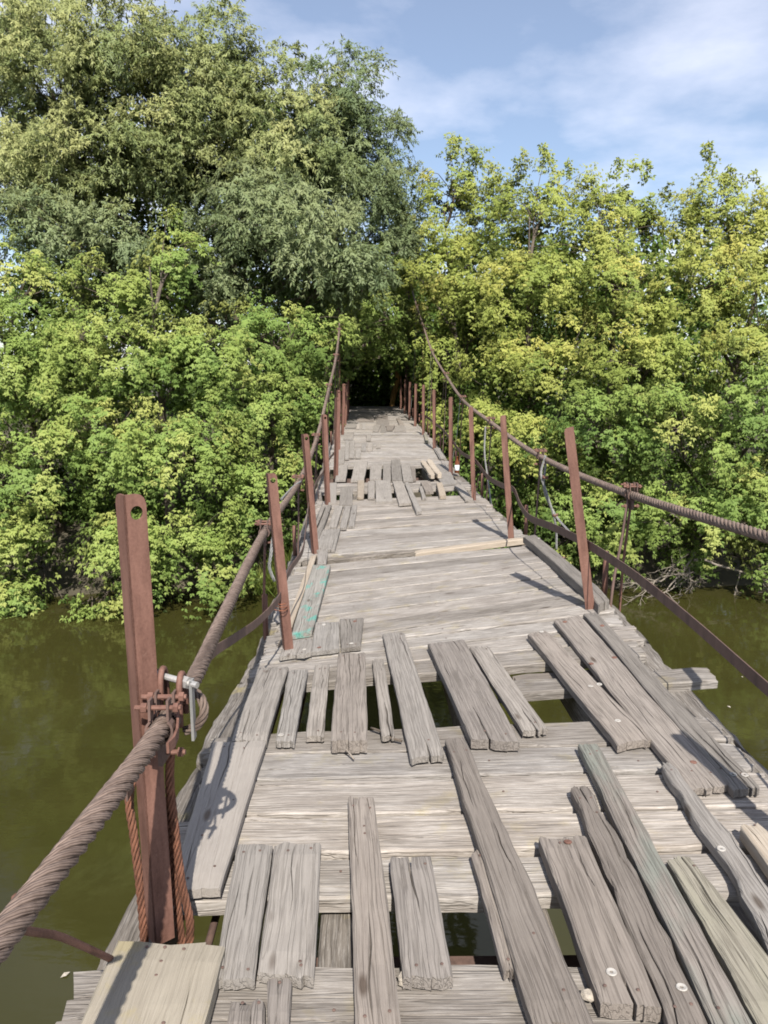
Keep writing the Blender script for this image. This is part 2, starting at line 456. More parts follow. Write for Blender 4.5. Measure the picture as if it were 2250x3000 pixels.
LAST = [None]; CROSS_NAILS = []
PLANKS = []          # (object, quad, lift_top) to hang nail heads on
def plank(name, quad, t, style, lift=0., along='v', edge=.005, parent=BR, ragged=.008, seed=0, rise=0., notch=None):
    """quad FL,FR,NR,NL in deck metres; top face at lift+t above the deck surface"""
    rng = np.random.default_rng(seed + 1000)
    FL, FR, NR, NL = [np.array(q, float) for q in quad]
    if along == 'v': A0, A1, B0, B1 = NL, NR, FL, FR        # from near end to far end; left, right edges
    else: A0, A1, B0, B1 = FL, NL, FR, NR                    # from left end to right end; far edge, near edge
    L = np.linalg.norm((B0 + B1) / 2 - (A0 + A1) / 2)
    W = np.linalg.norm((A1 - A0) + (B1 - B0)) / 2
    vm = (FL[1] + NR[1]) / 2
    n = int(min(26 if vm < 7 else 10, max(3, math.ceil(L / (.07 if vm < 7 else .2)))))
    s = np.linspace(0, 1, n + 1)
    ch = min(.006, t * .25)
    # drying cracks: grooves cut into the top, each three columns wide
    CK = []
    if vm < 9.5:
        nc = rng.integers(*((2, 5) if vm < 5 else (1, 3))) if W > .06 else 1
        cen = np.sort(rng.uniform(.1, .9, nc))
        for c_ in cen:
            if CK and c_ - CK[-1][0] < .07: continue
            l_ = rng.uniform(.12, .55); s0 = rng.choice([rng.uniform(0, 1 - l_), -.05, 1.05 - l_])
            CK.append([c_, s0, s0 + l_, rng.uniform(.0028, .0065), rng.uniform(.006, .014), rng.uniform(0, 6.28)])
    if notch is not None:
        c_ = rng.uniform(.35, .65)
        CK = [k for k in CK if abs(k[0] - c_) > .1]
        ln = notch[2] * 1.8 / max(L, .1)
        CK.append([c_, -.4 * ln, ln, .009, .02, 1.] if notch[0] == 0 else [c_, 1 - ln, 1 + .4 * ln, .009, .02, 1.])
        CK.sort(key=lambda k: k[0])
    base_q = sorted([0, ch / W, .22, .5, .78, 1 - ch / W, 1])
    base_q = [x for x in base_q if all(abs(x - k[0]) > .05 for k in CK) or x in (0, 1)]
    colspec = sorted([(x, None, 0) for x in base_q] + [(k[0], ki, d_) for ki, k in enumerate(CK) for d_ in (-1, 0, 1)], key=lambda a: (a[0], a[2]))
    cols = len(colspec)
    rng_e = [wobble(s * L, edge, 1.3, rng) + rng.normal(0, edge * .22, n + 1), wobble(s * L, edge, 1.3, rng) + rng.normal(0, edge * .22, n + 1)]
    zt = wobble(s * L, .0016, 1.1, rng)
    rows = []
    endj = [rng.normal(0, ragged, cols), rng.normal(0, ragged, cols)]
    if notch is not None:
        for k, cs in enumerate(colspec):
            if cs[1] is not None and cs[2] == 0 and CK[cs[1]][3] == .009:
                endj[notch[0]][k] = (1 if notch[0] == 0 else -1) * notch[2]
    for i in range(n + 1):
        f = s[i]
        a = A0 + (B0 - A0) * f; c = A1 + (B1 - A1) * f
        w = (c - a); wl = np.linalg.norm(w) + 1e-9; wn_ = w / wl
        a = a - wn_ * rng_e[0][i]; c = c + wn_ * rng_e[1][i]
        lv = (B0 + B1 - A0 - A1); lv = lv / (np.linalg.norm(lv) + 1e-9)
        top = []; bot = []; q = []; dp = []
        for x0, ki, side in colspec:
            if ki is None: q.append(x0); dp.append(0); continue
            c_, s0, s1, cw, cd, ph = CK[ki]
            g = max(0., math.sin(math.pi * min(1, max(0, (f - s0) / (s1 - s0))))) ** .5
            wander = (.010 * math.sin(f * L * 9 + ph) + .006 * math.sin(f * L * 23 + ph * 2)) / max(W, .05) * .5
            q.append(c_ + wander + side * (cw * (.25 + .75 * g)) / W / 2 * 1.0); dp.append(cd * g if side == 0 else 0)
        for k in range(cols):
            p = a + (c - a) * q[k]
            if i == 0: p = p + lv * endj[0][k]
            if i == n: p = p + lv * endj[1][k]
            z = lift + t + zt[i] + rise * (f - .5) - min(dp[k], t * .8) + (-ch if k in (0, cols - 1) else rng.normal(0, .0007))
            if i in (0, n): z -= ch * .8
            top.append(deck_p(p[0], p[1], z))
        for k in range(cols - 1, -1, -1):
            p = a + (c - a) * min(max(q[k], .006), .994)
            if i == 0: p = p + lv * (endj[0][k] + .001)
            if i == n: p = p + lv * (endj[1][k] - .001)
            bot.append(deck_p(p[0], p[1], lift + rise * (f - .5)))
        rows.append(top + bot)
    R = np.array(rows)                                       # n+1, 2*cols, 3
    m_ = 2 * cols
    V = R.reshape(-1, 3)
    o = V.mean(0)
    ex = (R[-1].mean(0) - R[0].mean(0)); ex /= np.linalg.norm(ex)
    ez = np.array([0, 0, 1.]); ez = ez - ex * ez.dot(ex); ez /= np.linalg.norm(ez)
    ey = np.cross(ez, ex)
    M3 = np.stack([ex, ey, ez], 1)
    Vl = (V - o) @ M3
    F = []
    for i in range(n):
        for k in range(m_):
            k2 = (k + 1) % m_
            F.append((i*m_+k, (i+1)*m_+k, (i+1)*m_+k2, i*m_+k2))
    for k in range(cols - 1):
        F.append((k, k + 1, m_ - 2 - k, m_ - 1 - k))
        F.append((n*m_ + k, n*m_ + m_ - 1 - k, n*m_ + m_ - 2 - k, n*m_ + k + 1))
    if along != 'v': F = [f[::-1] for f in F]
    me = mesh_py(name, Vl, F)
    # make sure normals point out
    bm = bmesh.new(); bm.from_mesh(me); bmesh.ops.recalc_face_normals(bm, faces=bm.faces); bm.to_mesh(me); bm.free()
    mw = Matrix.Translation(Vector(o)) @ Matrix([list(r) for r in M3]).to_4x4()
    ob = link(name, me, WOOD[style], parent, mw)
    LAST[0] = ob
    return ob

# cross boards: edges along the bridge (near edge, far edge) ------------------
CR = []
e = [-2.6,-2.36,-2.12,-1.9,-1.65,-1.42,-1.2,-.96,-.75,-.5,-.28,-.05,.18,.40,.62,.86,1.08,1.30,1.50,1.737]
for a_, b_ in zip(e[:-1], e[1:]): CR.append((a_, b_))
for a_, b_ in [(1.982,2.195),(2.205,2.425),(2.435,2.672),(2.682,2.90),(2.905,3.12)]: CR.append((a_, b_))
e = [3.76,3.98,4.21,4.40,4.58,4.83,5.10,5.37,5.61,5.86,6.10,6.37,6.64]
for a_, b_ in zip(e[:-1], e[1:]): CR.append((a_, b_))
e = [6.93,7.18,7.45,7.72,8.02,8.30,8.55,8.80,9.06,9.33,9.62,9.93]
for a_, b_ in zip(e[:-1], e[1:]): CR.append((a_, b_))
CR += [(10.62,10.88),(10.89,11.17),(11.2,11.48)]
v_ = 13.12
rr = random.Random(5)
while v_ < 29.8:
    w_ = rr.uniform(.2, .29)
    CR.append((v_, v_ + w_)); v_ += w_
for i, (a_, b_) in enumerate(CR):
    r = random.Random(100 + i)
    g = r.uniform(.008, .026) if b_ < 9.9 else r.uniform(.01, .035)
    lu = -1.08 + r.uniform(-.05, .05); ru = 1.03 + r.uniform(-.055, .05)
    if abs(a_ - 1.50) < .01: lu = -1.19
    sk = r.uniform(-.012, .012)
    plank('cross_plank', ((lu, b_ - g/2 + sk), (ru, b_ - g/2 - sk), (ru, a_ + g/2 - sk*.7), (lu, a_ + g/2 + sk*.7)),
          .05, 'cross', lift=-.05 - r.uniform(0, .016), along='u', edge=.010 if a_ < 10 else .012, ragged=.012, seed=i,
          rise=r.uniform(-.006, .006))
    if 1.2 < a_ < 8: CROSS_NAILS.append((LAST[0], a_, b_))
# the fresh narrow board and the old batten beside the slot, and the board sticking out on the right
plank('cross_plank', ((.0, 6.79), (1.03, 6.99), (1.03, 6.88), (.0, 6.67)), .05, 'fresh', lift=-.046, along='u', edge=.004, seed=901)
plank('cross_plank', ((-1.02, 6.925), (.1, 6.925), (.1, 6.86), (-1.02, 6.81)), .045, 'log', lift=-.065, along='u', edge=.012, seed=902)
plank('cross_plank', ((.18, 3.60), (1.22, 3.60), (1.22, 3.46), (.18, 3.44)), .045, 'cross', lift=-.06, along='u', edge=.006, seed=903)
plank('cross_plank', ((.30, 3.72), (.84, 3.72), (.84, 3.62), (.30, 3.61)), .04, 'brown', lift=-.075, along='u', edge=.006, seed=904)

PATCH = [
 ('pale',0.035,((-1.090,2.928),(-0.871,2.928),(-0.884,1.973),(-1.027,1.968))),
 ('grey',0.035,((-1.043,3.994),(-0.878,3.960),(-0.869,2.937),(-1.016,2.940))),
 ('grey',0.030,((-0.871,3.908),(-0.767,3.894),(-0.755,2.929),(-0.832,2.937))),
 ('grey',0.030,((-0.736,3.955),(-0.655,3.948),(-0.636,2.975),(-0.713,2.975))),
 ('brown',0.055,((-0.610,4.058),(-0.461,4.020),(-0.455,2.860),(-0.605,2.874))),
 ('grey',0.030,((-0.423,3.965),(-0.361,3.963),(-0.342,2.961),(-0.397,2.956))),
 ('grey',0.030,((-0.355,4.426),(-0.226,4.394),(-0.158,2.769),(-0.291,2.751))),
 ('brown',0.040,((-0.110,4.104),(0.093,4.117),(0.150,2.834),(-0.040,2.872))),
 ('grey',0.030,((0.107,4.011),(0.212,3.996),(0.292,2.967),(0.184,2.956))),
 ('brown',0.035,((0.450,4.115),(0.557,4.133),(0.676,2.845),(0.524,2.804))),
 ('brown',0.030,((0.642,4.304),(0.804,4.339),(0.828,2.499),(0.674,2.474))),
 ('grey',0.032,((0.824,4.345),(0.901,4.342),(0.926,2.485),(0.820,2.465))),
 ('brown',0.035,((-0.144,2.878),(-0.068,2.895),(0.044,1.479),(-0.094,1.480))),
 ('brown',0.030,((-0.140,2.134),(-0.102,2.158),(-0.097,1.661),(-0.128,1.655))),
 ('brown',0.040,((-0.526,2.453),(-0.436,2.458),(-0.387,1.464),(-0.492,1.464))),
 ('brown',0.040,((-0.393,2.106),(-0.267,2.109),(-0.256,1.631),(-0.379,1.628))),
 ('brown',0.045,((0.081,2.190),(0.229,2.193),(0.208,1.533),(0.071,1.544))),
 ('brown',0.035,((0.257,2.493),(0.331,2.507),(0.308,1.478),(0.210,1.478))),
 ('greenish',0.038,((0.374,2.814),(0.453,2.819),(0.401,1.474),(0.312,1.475))),
 ('mossy',0.035,((0.438,2.084),(0.517,2.100),(0.550,1.476),(0.414,1.477))),
 ('grey',0.036,((0.640,2.652),(0.682,2.663),(0.679,1.616),(0.562,1.587))),
 ('fresh',0.045,((0.729,2.240),(0.802,2.251),(0.820,1.999),(0.717,1.979))),
 ('grey',0.030,((-0.873,2.197),(-0.759,2.194),(-0.739,1.635),(-0.840,1.636))),
 ('grey',0.035,((-0.751,2.186),(-0.607,2.189),(-0.593,1.636),(-0.735,1.649))),
 ('yellow',0.050,((-1.104,1.742),(-0.825,1.718),(-0.831,1.469),(-1.110,1.451))),
 ('brown',0.025,((-0.787,1.572),(-0.704,1.572),(-0.696,1.481),(-0.785,1.481))),
 ('brown',0.025,((-0.710,1.633),(-0.649,1.632),(-0.642,1.481),(-0.690,1.481))),
 ('turquoise',0.035,((-0.905,6.442),(-0.746,6.364),(-0.793,4.629),(-0.926,4.621))),
 ('fresh',0.030,((-0.945,6.834),(-0.891,6.870),(-0.938,4.818),(-0.995,4.481))),
 ('grey',0.030,((-0.891,7.076),(-0.799,7.060),(-0.788,6.472),(-0.869,6.490))),
 ('grey',0.030,((-0.950,4.531),(-0.783,4.515),(-0.770,4.207),(-0.959,4.205))),
 ('grey',0.028,((-0.789,4.861),(-0.629,4.802),(-0.607,4.221),(-0.774,4.235))),
 ('grey',0.028,((-0.627,4.867),(-0.468,4.820),(-0.485,4.227),(-0.600,4.230))),
 ('grey',0.060,((0.962,6.712),(1.075,6.766),(1.014,4.457),(0.927,4.392))),
 ('grey',0.030,((-0.950,7.994),(-0.709,7.952),(-0.732,7.007),(-0.927,7.043))),
 ('grey',0.030,((-0.986,9.350),(-0.929,9.358),(-0.973,8.088),(-1.025,7.692))),
 ('grey',0.040,((-0.918,9.305),(-0.856,9.321),(-0.902,7.527),(-0.964,7.398))),
 ('grey',0.030,((-0.810,9.278),(-0.714,9.286),(-0.751,8.053),(-0.839,8.058))),
 ('grey',0.030,((-0.699,9.261),(-0.612,9.261),(-0.644,8.015),(-0.718,8.015))),
 ('grey',0.030,((-0.605,9.280),(-0.538,9.296),(-0.562,8.048),(-0.627,8.053))),
 ('pale',0.030,((-0.977,11.269),(-0.856,11.293),(-0.802,9.523),(-0.901,9.511))),
 ('grey',0.035,((-0.781,10.784),(-0.606,10.824),(-0.599,9.307),(-0.761,9.325))),
 ('fresh',0.030,((-0.544,11.432),(-0.445,11.445),(-0.456,9.811),(-0.542,9.829))),
 ('grey',0.030,((-0.392,11.310),(-0.289,11.339),(-0.318,9.782),(-0.403,9.800))),
 ('grey',0.035,((-0.282,11.337),(-0.062,11.322),(-0.100,9.413),(-0.307,9.440))),
 ('grey',0.035,((-0.030,11.193),(0.116,11.212),(0.125,9.252),(-0.031,9.224))),
 ('grey',0.040,((0.133,10.950),(0.189,11.022),(0.207,8.618),(0.132,8.570))),
 ('grey',0.030,((0.312,10.575),(0.363,10.642),(0.332,9.568),(0.281,9.581))),
 ('brown',0.040,((0.365,10.981),(0.512,11.033),(0.472,10.083),(0.361,10.050))),
 ('fresh',0.050,((0.571,10.780),(0.655,10.810),(0.590,9.654),(0.501,9.602))),
 ('grey',0.030,((0.809,10.620),(0.930,10.673),(0.895,9.376),(0.787,9.322))),
 ('grey',0.030,((-0.899,13.053),(-0.719,13.206),(-0.726,11.508),(-0.888,11.509))),
 ('grey',0.030,((-0.607,13.463),(-0.375,13.505),(-0.453,11.376),(-0.650,11.403))),
 ('grey',0.030,((-0.335,13.172),(-0.135,13.245),(-0.192,11.477),(-0.366,11.499))),
 ('grey',0.030,((-0.118,13.151),(0.012,13.138),(-0.048,11.355),(-0.170,11.383))),
 ('grey',0.034,((0.034,13.592),(0.197,13.645),(0.120,11.288),(-0.037,11.324))),
 ('grey',0.030,((0.186,13.121),(0.340,13.104),(0.273,11.211),(0.129,11.227))),
 ('brown',0.030,((0.337,12.822),(0.413,12.811),(0.319,11.271),(0.266,11.283))),
 ('grey',0.030,((0.681,12.967),(0.967,13.032),(0.858,10.837),(0.647,10.722))),
 ('grey',0.030,((-0.952,15.295),(-0.804,15.295),(-0.791,13.246),(-0.890,13.254))),
 ('grey',0.030,((-0.837,16.363),(-0.747,16.420),(-0.714,13.781),(-0.788,13.783))),
 ('grey',0.034,((-0.738,16.330),(-0.633,16.330),(-0.618,13.945),(-0.707,13.945))),
 ('grey',0.030,((-0.607,15.171),(-0.499,15.171),(-0.507,13.931),(-0.603,13.932))),
 ('grey',0.030,((-0.487,15.946),(-0.391,16.000),(-0.403,14.858),(-0.493,14.858))),
 ('grey',0.040,((-0.357,15.867),(-0.248,15.921),(-0.275,14.902),(-0.381,14.855))),
 ('grey',0.030,((-0.180,15.892),(-0.094,15.946),(-0.108,15.345),(-0.198,15.295))),
 ('grey',0.030,((-0.881,18.054),(-0.670,18.190),(-0.674,16.802),(-0.871,16.772))),
 ('grey',0.030,((-0.382,17.614),(-0.268,17.700),(-0.288,16.565),(-0.381,16.507))),
 ('grey',0.030,((0.931,15.171),(1.040,15.221),(1.040,13.845),(0.916,13.801))),
 ('mossy',0.050,((0.926,17.600),(0.990,17.600),(0.927,16.200),(0.847,16.060))),
 ('grey',0.030,((-0.901,18.104),(-0.669,18.104),(-0.673,16.704),(-0.880,16.704))),
 ('grey',0.030,((-0.163,20.457),(0.008,20.457),(-0.080,18.510),(-0.223,18.551))),
 ('grey',0.030,((0.021,20.585),(0.123,20.585),(0.095,18.305),(-0.034,18.305))),
 ('brown',0.030,((0.153,20.206),(0.394,20.331),(0.269,18.826),(0.119,18.826))),
 ('grey',0.040,((0.417,20.197),(0.624,20.197),(0.584,18.493),(0.282,18.493))),
 ('brown',0.030,((-0.058,22.560),(0.289,22.560),(0.234,20.082),(-0.113,20.082))),
 ('brown',0.030,((-0.004,24.261),(0.323,24.261),(0.279,22.407),(-0.075,22.407))),
 ('brown',0.030,((-0.591,24.261),(-0.106,24.261),(-0.140,21.959),(-0.631,21.959))),
 ('brown',0.040,((0.541,23.039),(0.637,23.039),(0.647,20.450),(0.504,20.450))),
 ('pale',0.030,((-0.623,20.715),(-0.536,20.715),(-0.541,19.377),(-0.623,19.377))),
 ('pale',0.030,((-0.478,20.715),(-0.391,20.715),(-0.394,19.264),(-0.478,19.264))),
 ('pale',0.030,((-0.932,21.670),(-0.589,21.670),(-0.634,19.723),(-0.910,19.723))),
]
bumpy = {12: .004, 16: .006, 17: .011, 18: .005, 19: .006, 20: .014, 13: .006, 46: .008, 36: .006}
notches = {7: (0, 4, .16), 19: (1, 4, .16), 5: (0, 4, .2), 16: (0, 4, .05), 8: (0, 4, .10), 6: (0, 4, .05), 10: (0, 2, .02), 11: (0, 4, .25), 15: (1, 4, .12), 17: (1, 4, .06)}
for i, (st, t_, q_) in enumerate(PATCH):
    lf = .0
    if i in (0, 23, 24, 26): lf = .004
    if i in (27, 12): lf = .006
    jit = (i * 7 % 5) * .0012
    ob = plank('patch_plank', q_, t_ + jit, st, lift=lf + .001, edge=bumpy.get(i, .002), ragged=.005 if st != 'pale' else .002, seed=200 + i, notch=notches.get(i))
    PLANKS.append((ob, q_, lf + t_ + jit))

# loose infill boards around the open slots further away
# edge beams under the ends of the cross boards, in lengths ----------------------
for side, us in ((-1, -1.115), (1, 1.045)):
    cuts = [-3, 1.74, 2.93, 4.05, 5.35, 7.1, 9.6, 12.2, 14.9, 17.6, 20.4, 23.0, 25.6, 29.6]
    for k in range(len(cuts) - 1):
        r = random.Random(k * 3 + side)
        w_ = r.uniform(.055, .075); c_ = us + r.uniform(-.015, .015)
        plank('edge_beam', ((c_ - w_, cuts[k+1] - .02), (c_ + w_, cuts[k+1] - .02), (c_ + w_ + r.uniform(-.02,.02), cuts[k] + .02), (c_ - w_, cuts[k] + .02)),
              .13, 'log', lift=-.187 + r.uniform(-.003, .003), edge=.014, ragged=.03, seed=500 + k + 50 * side)
# stringers seen through the gaps
for us in (-.55, .02, .6):
    plank('stringer', ((us - .05, 29.5), (us + .05, 29.5), (us + .05, -2.5), (us - .05, -2.5)), .15, 'log', lift=-.21, edge=.006, seed=700 + int(us * 100))
# dark rods of the underdeck at the near left gap
for k, us in enumerate((-.93, -.80)):
    pts = [deck_p(us, v, -.16) for v in (-2, 1.2, 1.9, 2.6, 4, 9)]
    Bag().tube(catmull(pts, .4), .012, 6).build('tie_rod', RUST_D, BR)

# nail heads and washers on the boards ------------------------------------------
NAILS = [(0.126,1.627,'w'),(0.280,1.587,'w'),(0.622,2.127,'w'),(0.588,2.993,'w'),(0.863,2.559,'g'),(0.902,2.554,'w'),(0.580,3.354,'w'),(0.625,3.370,'w'),(0.160,2.156,'r'),(0.762,2.659,'r'),(-0.816,4.275,'w'),(-0.729,4.283,'r'),(-0.726,4.775,'w'),(-0.525,4.754,'r'),(-0.541,4.280,'w'),(0.525,4.102,'w'),(0.692,4.247,'r'),(0.864,4.109,'r'),(0.795,3.681,'r'),(0.663,3.628,'r'),(1.044,5.648,'r'),(1.056,6.520,'w'),(-0.976,1.710,'n'),(-0.973,1.662,'n'),(-0.973,1.616,'n'),(-0.759,1.660,'n'),(-0.471,2.267,'n'),(-0.469,2.225,'n'),(-0.990,2.236,'n'),(-0.919,2.070,'n'),(-0.926,2.451,'n'),(-0.632,1.679,'n'),(-0.032,1.764,'n'),(0.302,2.330,'n'),(-0.816,2.976,'w')]
def inside(q, u, v):
    s = None
    for a in range(4):
        x0, y0 = q[a]; x1, y1 = q[(a + 1) % 4]
        c = (x1 - x0) * (v - y0) - (y1 - y0) * (u - x0)
        if s is None: s = c > 0
        elif (c > 0) != s: return False
    return True
def disc_mesh(name, r, h, hole=0.):
    bm = bmesh.new(); n = 14
    prof = [(hole, 0), (r * .96, 0), (r, h * .4), (r * .86, h), (hole, h * .55)] if hole else [(0, 0), (r, 0), (r, h * .5), (r * .6, h), (0, h)]
    rings = []
    for pr, pz in prof:
        rings.append([bm.verts.new((max(pr, 1e-4) * math.cos(6.28319 * k / n), max(pr, 1e-4) * math.sin(6.28319 * k / n), pz)) for k in range(n)])
    pairs = list(zip(rings[:-1], rings[1:])) + ([(rings[-1], rings[0])] if hole else [])
    for a, c in pairs:
        for k in range(n): bm.faces.new((a[k], a[(k+1) % n], c[(k+1) % n], c[k]))
    bmesh.ops.recalc_face_normals(bm, faces=bm.faces)
    me = bpy.data.meshes.new(name); bm.to_mesh(me); bm.free()
    return me
ME_W = disc_mesh('washer', .0135, .0035, .0045); ME_W.materials.append(WASHER)
ME_G = disc_mesh('washer', .0135, .0035, .0045); ME_G.materials.append(GALV)
ME_R = disc_mesh('nail_head', .0125, .004); ME_R.materials.append(RUST)
ME_N = disc_mesh('nail_head', .0042, .002); ME_N.materials.append(RUST_D)
ME_C = disc_mesh('nail_head', .0045, .006); ME_C.materials.append(RUST_D)
for k, (u, v, c) in enumerate(NAILS):
    hit = [(o, l) for o, q, l in PLANKS if inside(q, u, v)]
    par, l = hit[-1] if hit else (BR, .0)
    me, nm = {'w': (ME_W, 'washer'), 'g': (ME_G, 'washer'), 'r': (ME_R, 'nail_head'), 'n': (ME_N, 'nail_head')}[c]
    p = deck_p(u, v, l + .0012)
    M = Matrix.Translation(Vector(p)) @ Matrix.Rotation(-float(np.interp(v, RY, RO)), 4, 'Y') @ Matrix.Rotation(random.uniform(-.12, .12), 4, 'X')
    ob = link(nm, me, None, par, M)
    if c in 'wg': link('nail_head', ME_C, None, ob, M) if par is BR else None

# small dark nails near the ends of the nearer loose boards
for o_, q_, l_ in list(PLANKS):
    FL_, FR_, NR_, NL_ = [np.array(x) for x in q_]
    if NL_[1] > 7.2: continue
    r = random.Random(int(FL_[1] * 1000))
    for fv in (.06, .93):
        for fu in ((.28, .72) if np.linalg.norm(FR_ - FL_) > .07 else (.5,)):
            if r.random() < .25: continue
            fu2 = fu + r.uniform(-.1, .1); fv2 = fv + r.uniform(-.02, .02)
            pt = (NL_ * (1 - fu2) + NR_ * fu2) * (1 - fv2) + (FL_ * (1 - fu2) + FR_ * fu2) * fv2
            if pt[1] < 1.45: continue
            link('nail_head', ME_N, None, o_, Matrix.Translation(Vector(deck_p(pt[0], pt[1], l_ + .0012))))

for o_, a_, b_ in CROSS_NAILS:
    r = random.Random(int(a_ * 977))
    for uu in (-.93, -.55, .02, .6, .93):
        if r.random() < .2: continue
        u2 = uu + r.uniform(-.025, .025); v2 = a_ + (b_ - a_) * r.uniform(.25, .75)
        if any(inside(q_, u2, v2) for _, q_, _2 in PLANKS): continue
        zt_ = max((abs((o_.matrix_basis @ v.co).x - deck_x(v2) - u2) < .12) * (o_.matrix_basis @ v.co).z for v in o_.data.vertices)
        if zt_ < 1: continue
        link('nail_head', ME_N, None, o_, Matrix.Translation((deck_x(v2) + u2, v2, zt_ - .0015)))

# posts of angle iron -------------------------------------------------------------
def post_mesh(w=.055, h=1.1, t=.005, both=True):
    bm = bmesh.new()
    def flange(dirv, hole):
        d = Vector(dirv)
        a = .085; hc = (w * .55, h - .042); hr = .0155
        angs = sorted([k * 2 * math.pi / 20 for k in range(20)] + [math.atan2(h - a - hc[1], -hc[0]) % (2*math.pi), math.atan2(h - a - hc[1], w - hc[0]) % (2*math.pi)])
        outer = []; inner = []
        rc = .024
        for g in angs:
            cx_, sy_ = math.cos(g), math.sin(g)
            k = 1e9
            if cx_ > 1e-6: k = min(k, (w - hc[0]) / cx_)
            if cx_ < -1e-6: k = min(k, -hc[0] / cx_)
            if sy_ > 1e-6: k = min(k, (h - hc[1]) / sy_)
            if sy_ < -1e-6: k = min(k, (h - a - hc[1]) / sy_)
            x, z = hc[0] + k * cx_, hc[1] + k * sy_
            if x > w - rc and z > h - rc:       # round the outer corner
                ddx, ddz = x - (w - rc), z - (h - rc); L = math.hypot(ddx, ddz)
                if L > rc: x, z = w - rc + ddx / L * rc, h - rc + ddz / L * rc
            outer.append((x, z)); inner.append((hc[0] + hr * cx_, hc[1] + hr * sy_))
        vo = [bm.verts.new(d * x + Vector((0, 0, z))) for x, z in outer]
        fs = []
        if hole:
            vi = [bm.verts.new(d * x + Vector((0, 0, z))) for x, z in inner]
            for k in range(len(vo)):
                k2 = (k + 1) % len(vo)
                fs.append(bm.faces.new((vo[k], vo[k2], vi[k2], vi[k])))
        else:
            fs.append(bm.faces.new(vo))
        low = sorted([v for v in vo if abs(v.co.z - (h - a)) < 1e-5], key=lambda v: v.co.to_2d().length)
        zs = [0, .2, .4, .6, .8]
        prev = low
        for zf in zs[::-1]:
            nw = [bm.verts.new(d * x + Vector((0, 0, (h - a) * zf))) for x in (0, w)]
            fs.append(bm.faces.new(prev + nw[::-1]))
            prev = nw
        return fs
    f1 = flange((.7071, .7071, 0), True)
    def thicken(fs, nrm):
        mp = {}
        for f in fs:
            for v in f.verts:
                if v not in mp: mp[v] = bm.verts.new(v.co + nrm * t)
        edges = [e for f in fs for e in f.edges]
        rim = [e for e in set(edges) if edges.count(e) == 1]
        for f in fs: bm.faces.new([mp[v] for v in f.verts][::-1])
        for e in rim:
            v0, v1 = e.verts
            bm.faces.new((v0, v1, mp[v1], mp[v0]))
    thicken(f1, Vector((-.7071, .7071, 0)))
    f2 = flange((-.7071, .7071, 0), False)
    thicken(f2, Vector((.7071, .7071, 0)))
    bmesh.ops.recalc_face_normals(bm, faces=bm.faces)
    me = bpy.data.meshes.new('post'); bm.to_mesh(me); bm.free()
    me.materials.append(RUST)
    return me
ME_POST = post_mesh()
POSTS = [ # u, v, height, lean x, turn, scale
 (-1.03,1.807,1.202,-.010,-6,1.0),(-.933,4.307,1.08,-.075,-28,1.),(-.933,7.029,1.12,-.078,-20,1.),(-.925,9.544,1.13,-.031,-18,1.),
 (-.905,12.0,1.25,.04,-15,1.),(-.95,14.9,1.18,.013,-15,1.),(-.945,17.9,1.16,.04,-15,1.),(-.94,20.2,1.1,.045,-15,1.),(-.94,22.9,1.1,.02,-15,1.),(-.94,25.4,1.1,.0,-15,1.),
 (.945,1.85,1.12,-.06,35,1.),(.939,4.48,1.104,-.18,40,1.02),(.933,6.963,1.138,-.109,40,1.),(.943,9.45,1.151,-.063,38,1.),(.945,12.049,1.2,-.019,30,1.),
 (.975,15.2,1.17,-.02,30,1.),(.956,17.76,1.14,-.003,30,1.),(.945,20.4,1.1,.008,25,1.),(.945,22.95,1.1,.01,25,1.),(.945,25.5,1.1,.016,25,1.),(.945,28.,1.1,0,25,1.)]
for u, v, h, lx, turn, sc in POSTS:
    p = deck_p(u, v, -.02)
    up = Vector((lx, .0, h)); hh = up.length + .02; up.normalize()
    ax = Vector((1, 0, 0)); ay = up.cross(ax).normalized(); ax = ay.cross(up)
    R3 = Matrix((ax, ay, up)).transposed().to_4x4()
    M = Matrix.Translation(Vector(p)) @ R3 @ Matrix.Rotation(math.radians(turn), 4, 'Z') @ Matrix.Diagonal((sc, sc, hh / 1.1, 1))
    link('post', ME_POST, None, BR, M)

# main cables ---------------------------------------------------------------------
CAB_R = [(1.62,-4,4.95),(1.60,-.5,4.58),(1.585,1.4,4.42),(1.565,3.1,4.322),(1.537,4.719,4.229),(1.466,7.234,4.190),(1.390,10.024,4.313),(1.310,12.967,4.497),(1.243,15.640,4.867),(1.151,18.791,5.403),(1.081,21.571,6.129),(0.933,27.265,7.755),(.88,29.4,8.5)]
CAB_L = [(-.60,-4,4.95),(-.57,-.6,4.32),(-0.562,0.991,4.178),(-0.545,1.721,4.137),(-0.555,2.1,4.11),(-0.60,2.6,4.075),(-0.755,4.764,3.985),(-0.79,7.027,3.965),(-0.865,9.901,4.12),(-0.93,13.2,4.68),(-0.985,16.108,5.23),(-1.06,18.677,5.87),(-1.17,21.128,6.52),(-1.33,27.0,8.1),(-1.4,29.4,8.7)]
def rope_bag(path, r, strands=6, pitch=.23, sides=6):
    T, N, B = frames(path)
    s = np.concatenate([[0], np.cumsum(np.linalg.norm(np.diff(path, axis=0), axis=1))])
    bg = Bag()
    for k in range(strands):
        a = 2 * np.pi * k / strands + 2 * np.pi * s / pitch
        c = path + (np.cos(a)[:, None] * N + np.sin(a)[:, None] * B) * r * .64
        bg.tube(c, r * .36, sides, cap=True)
    return bg
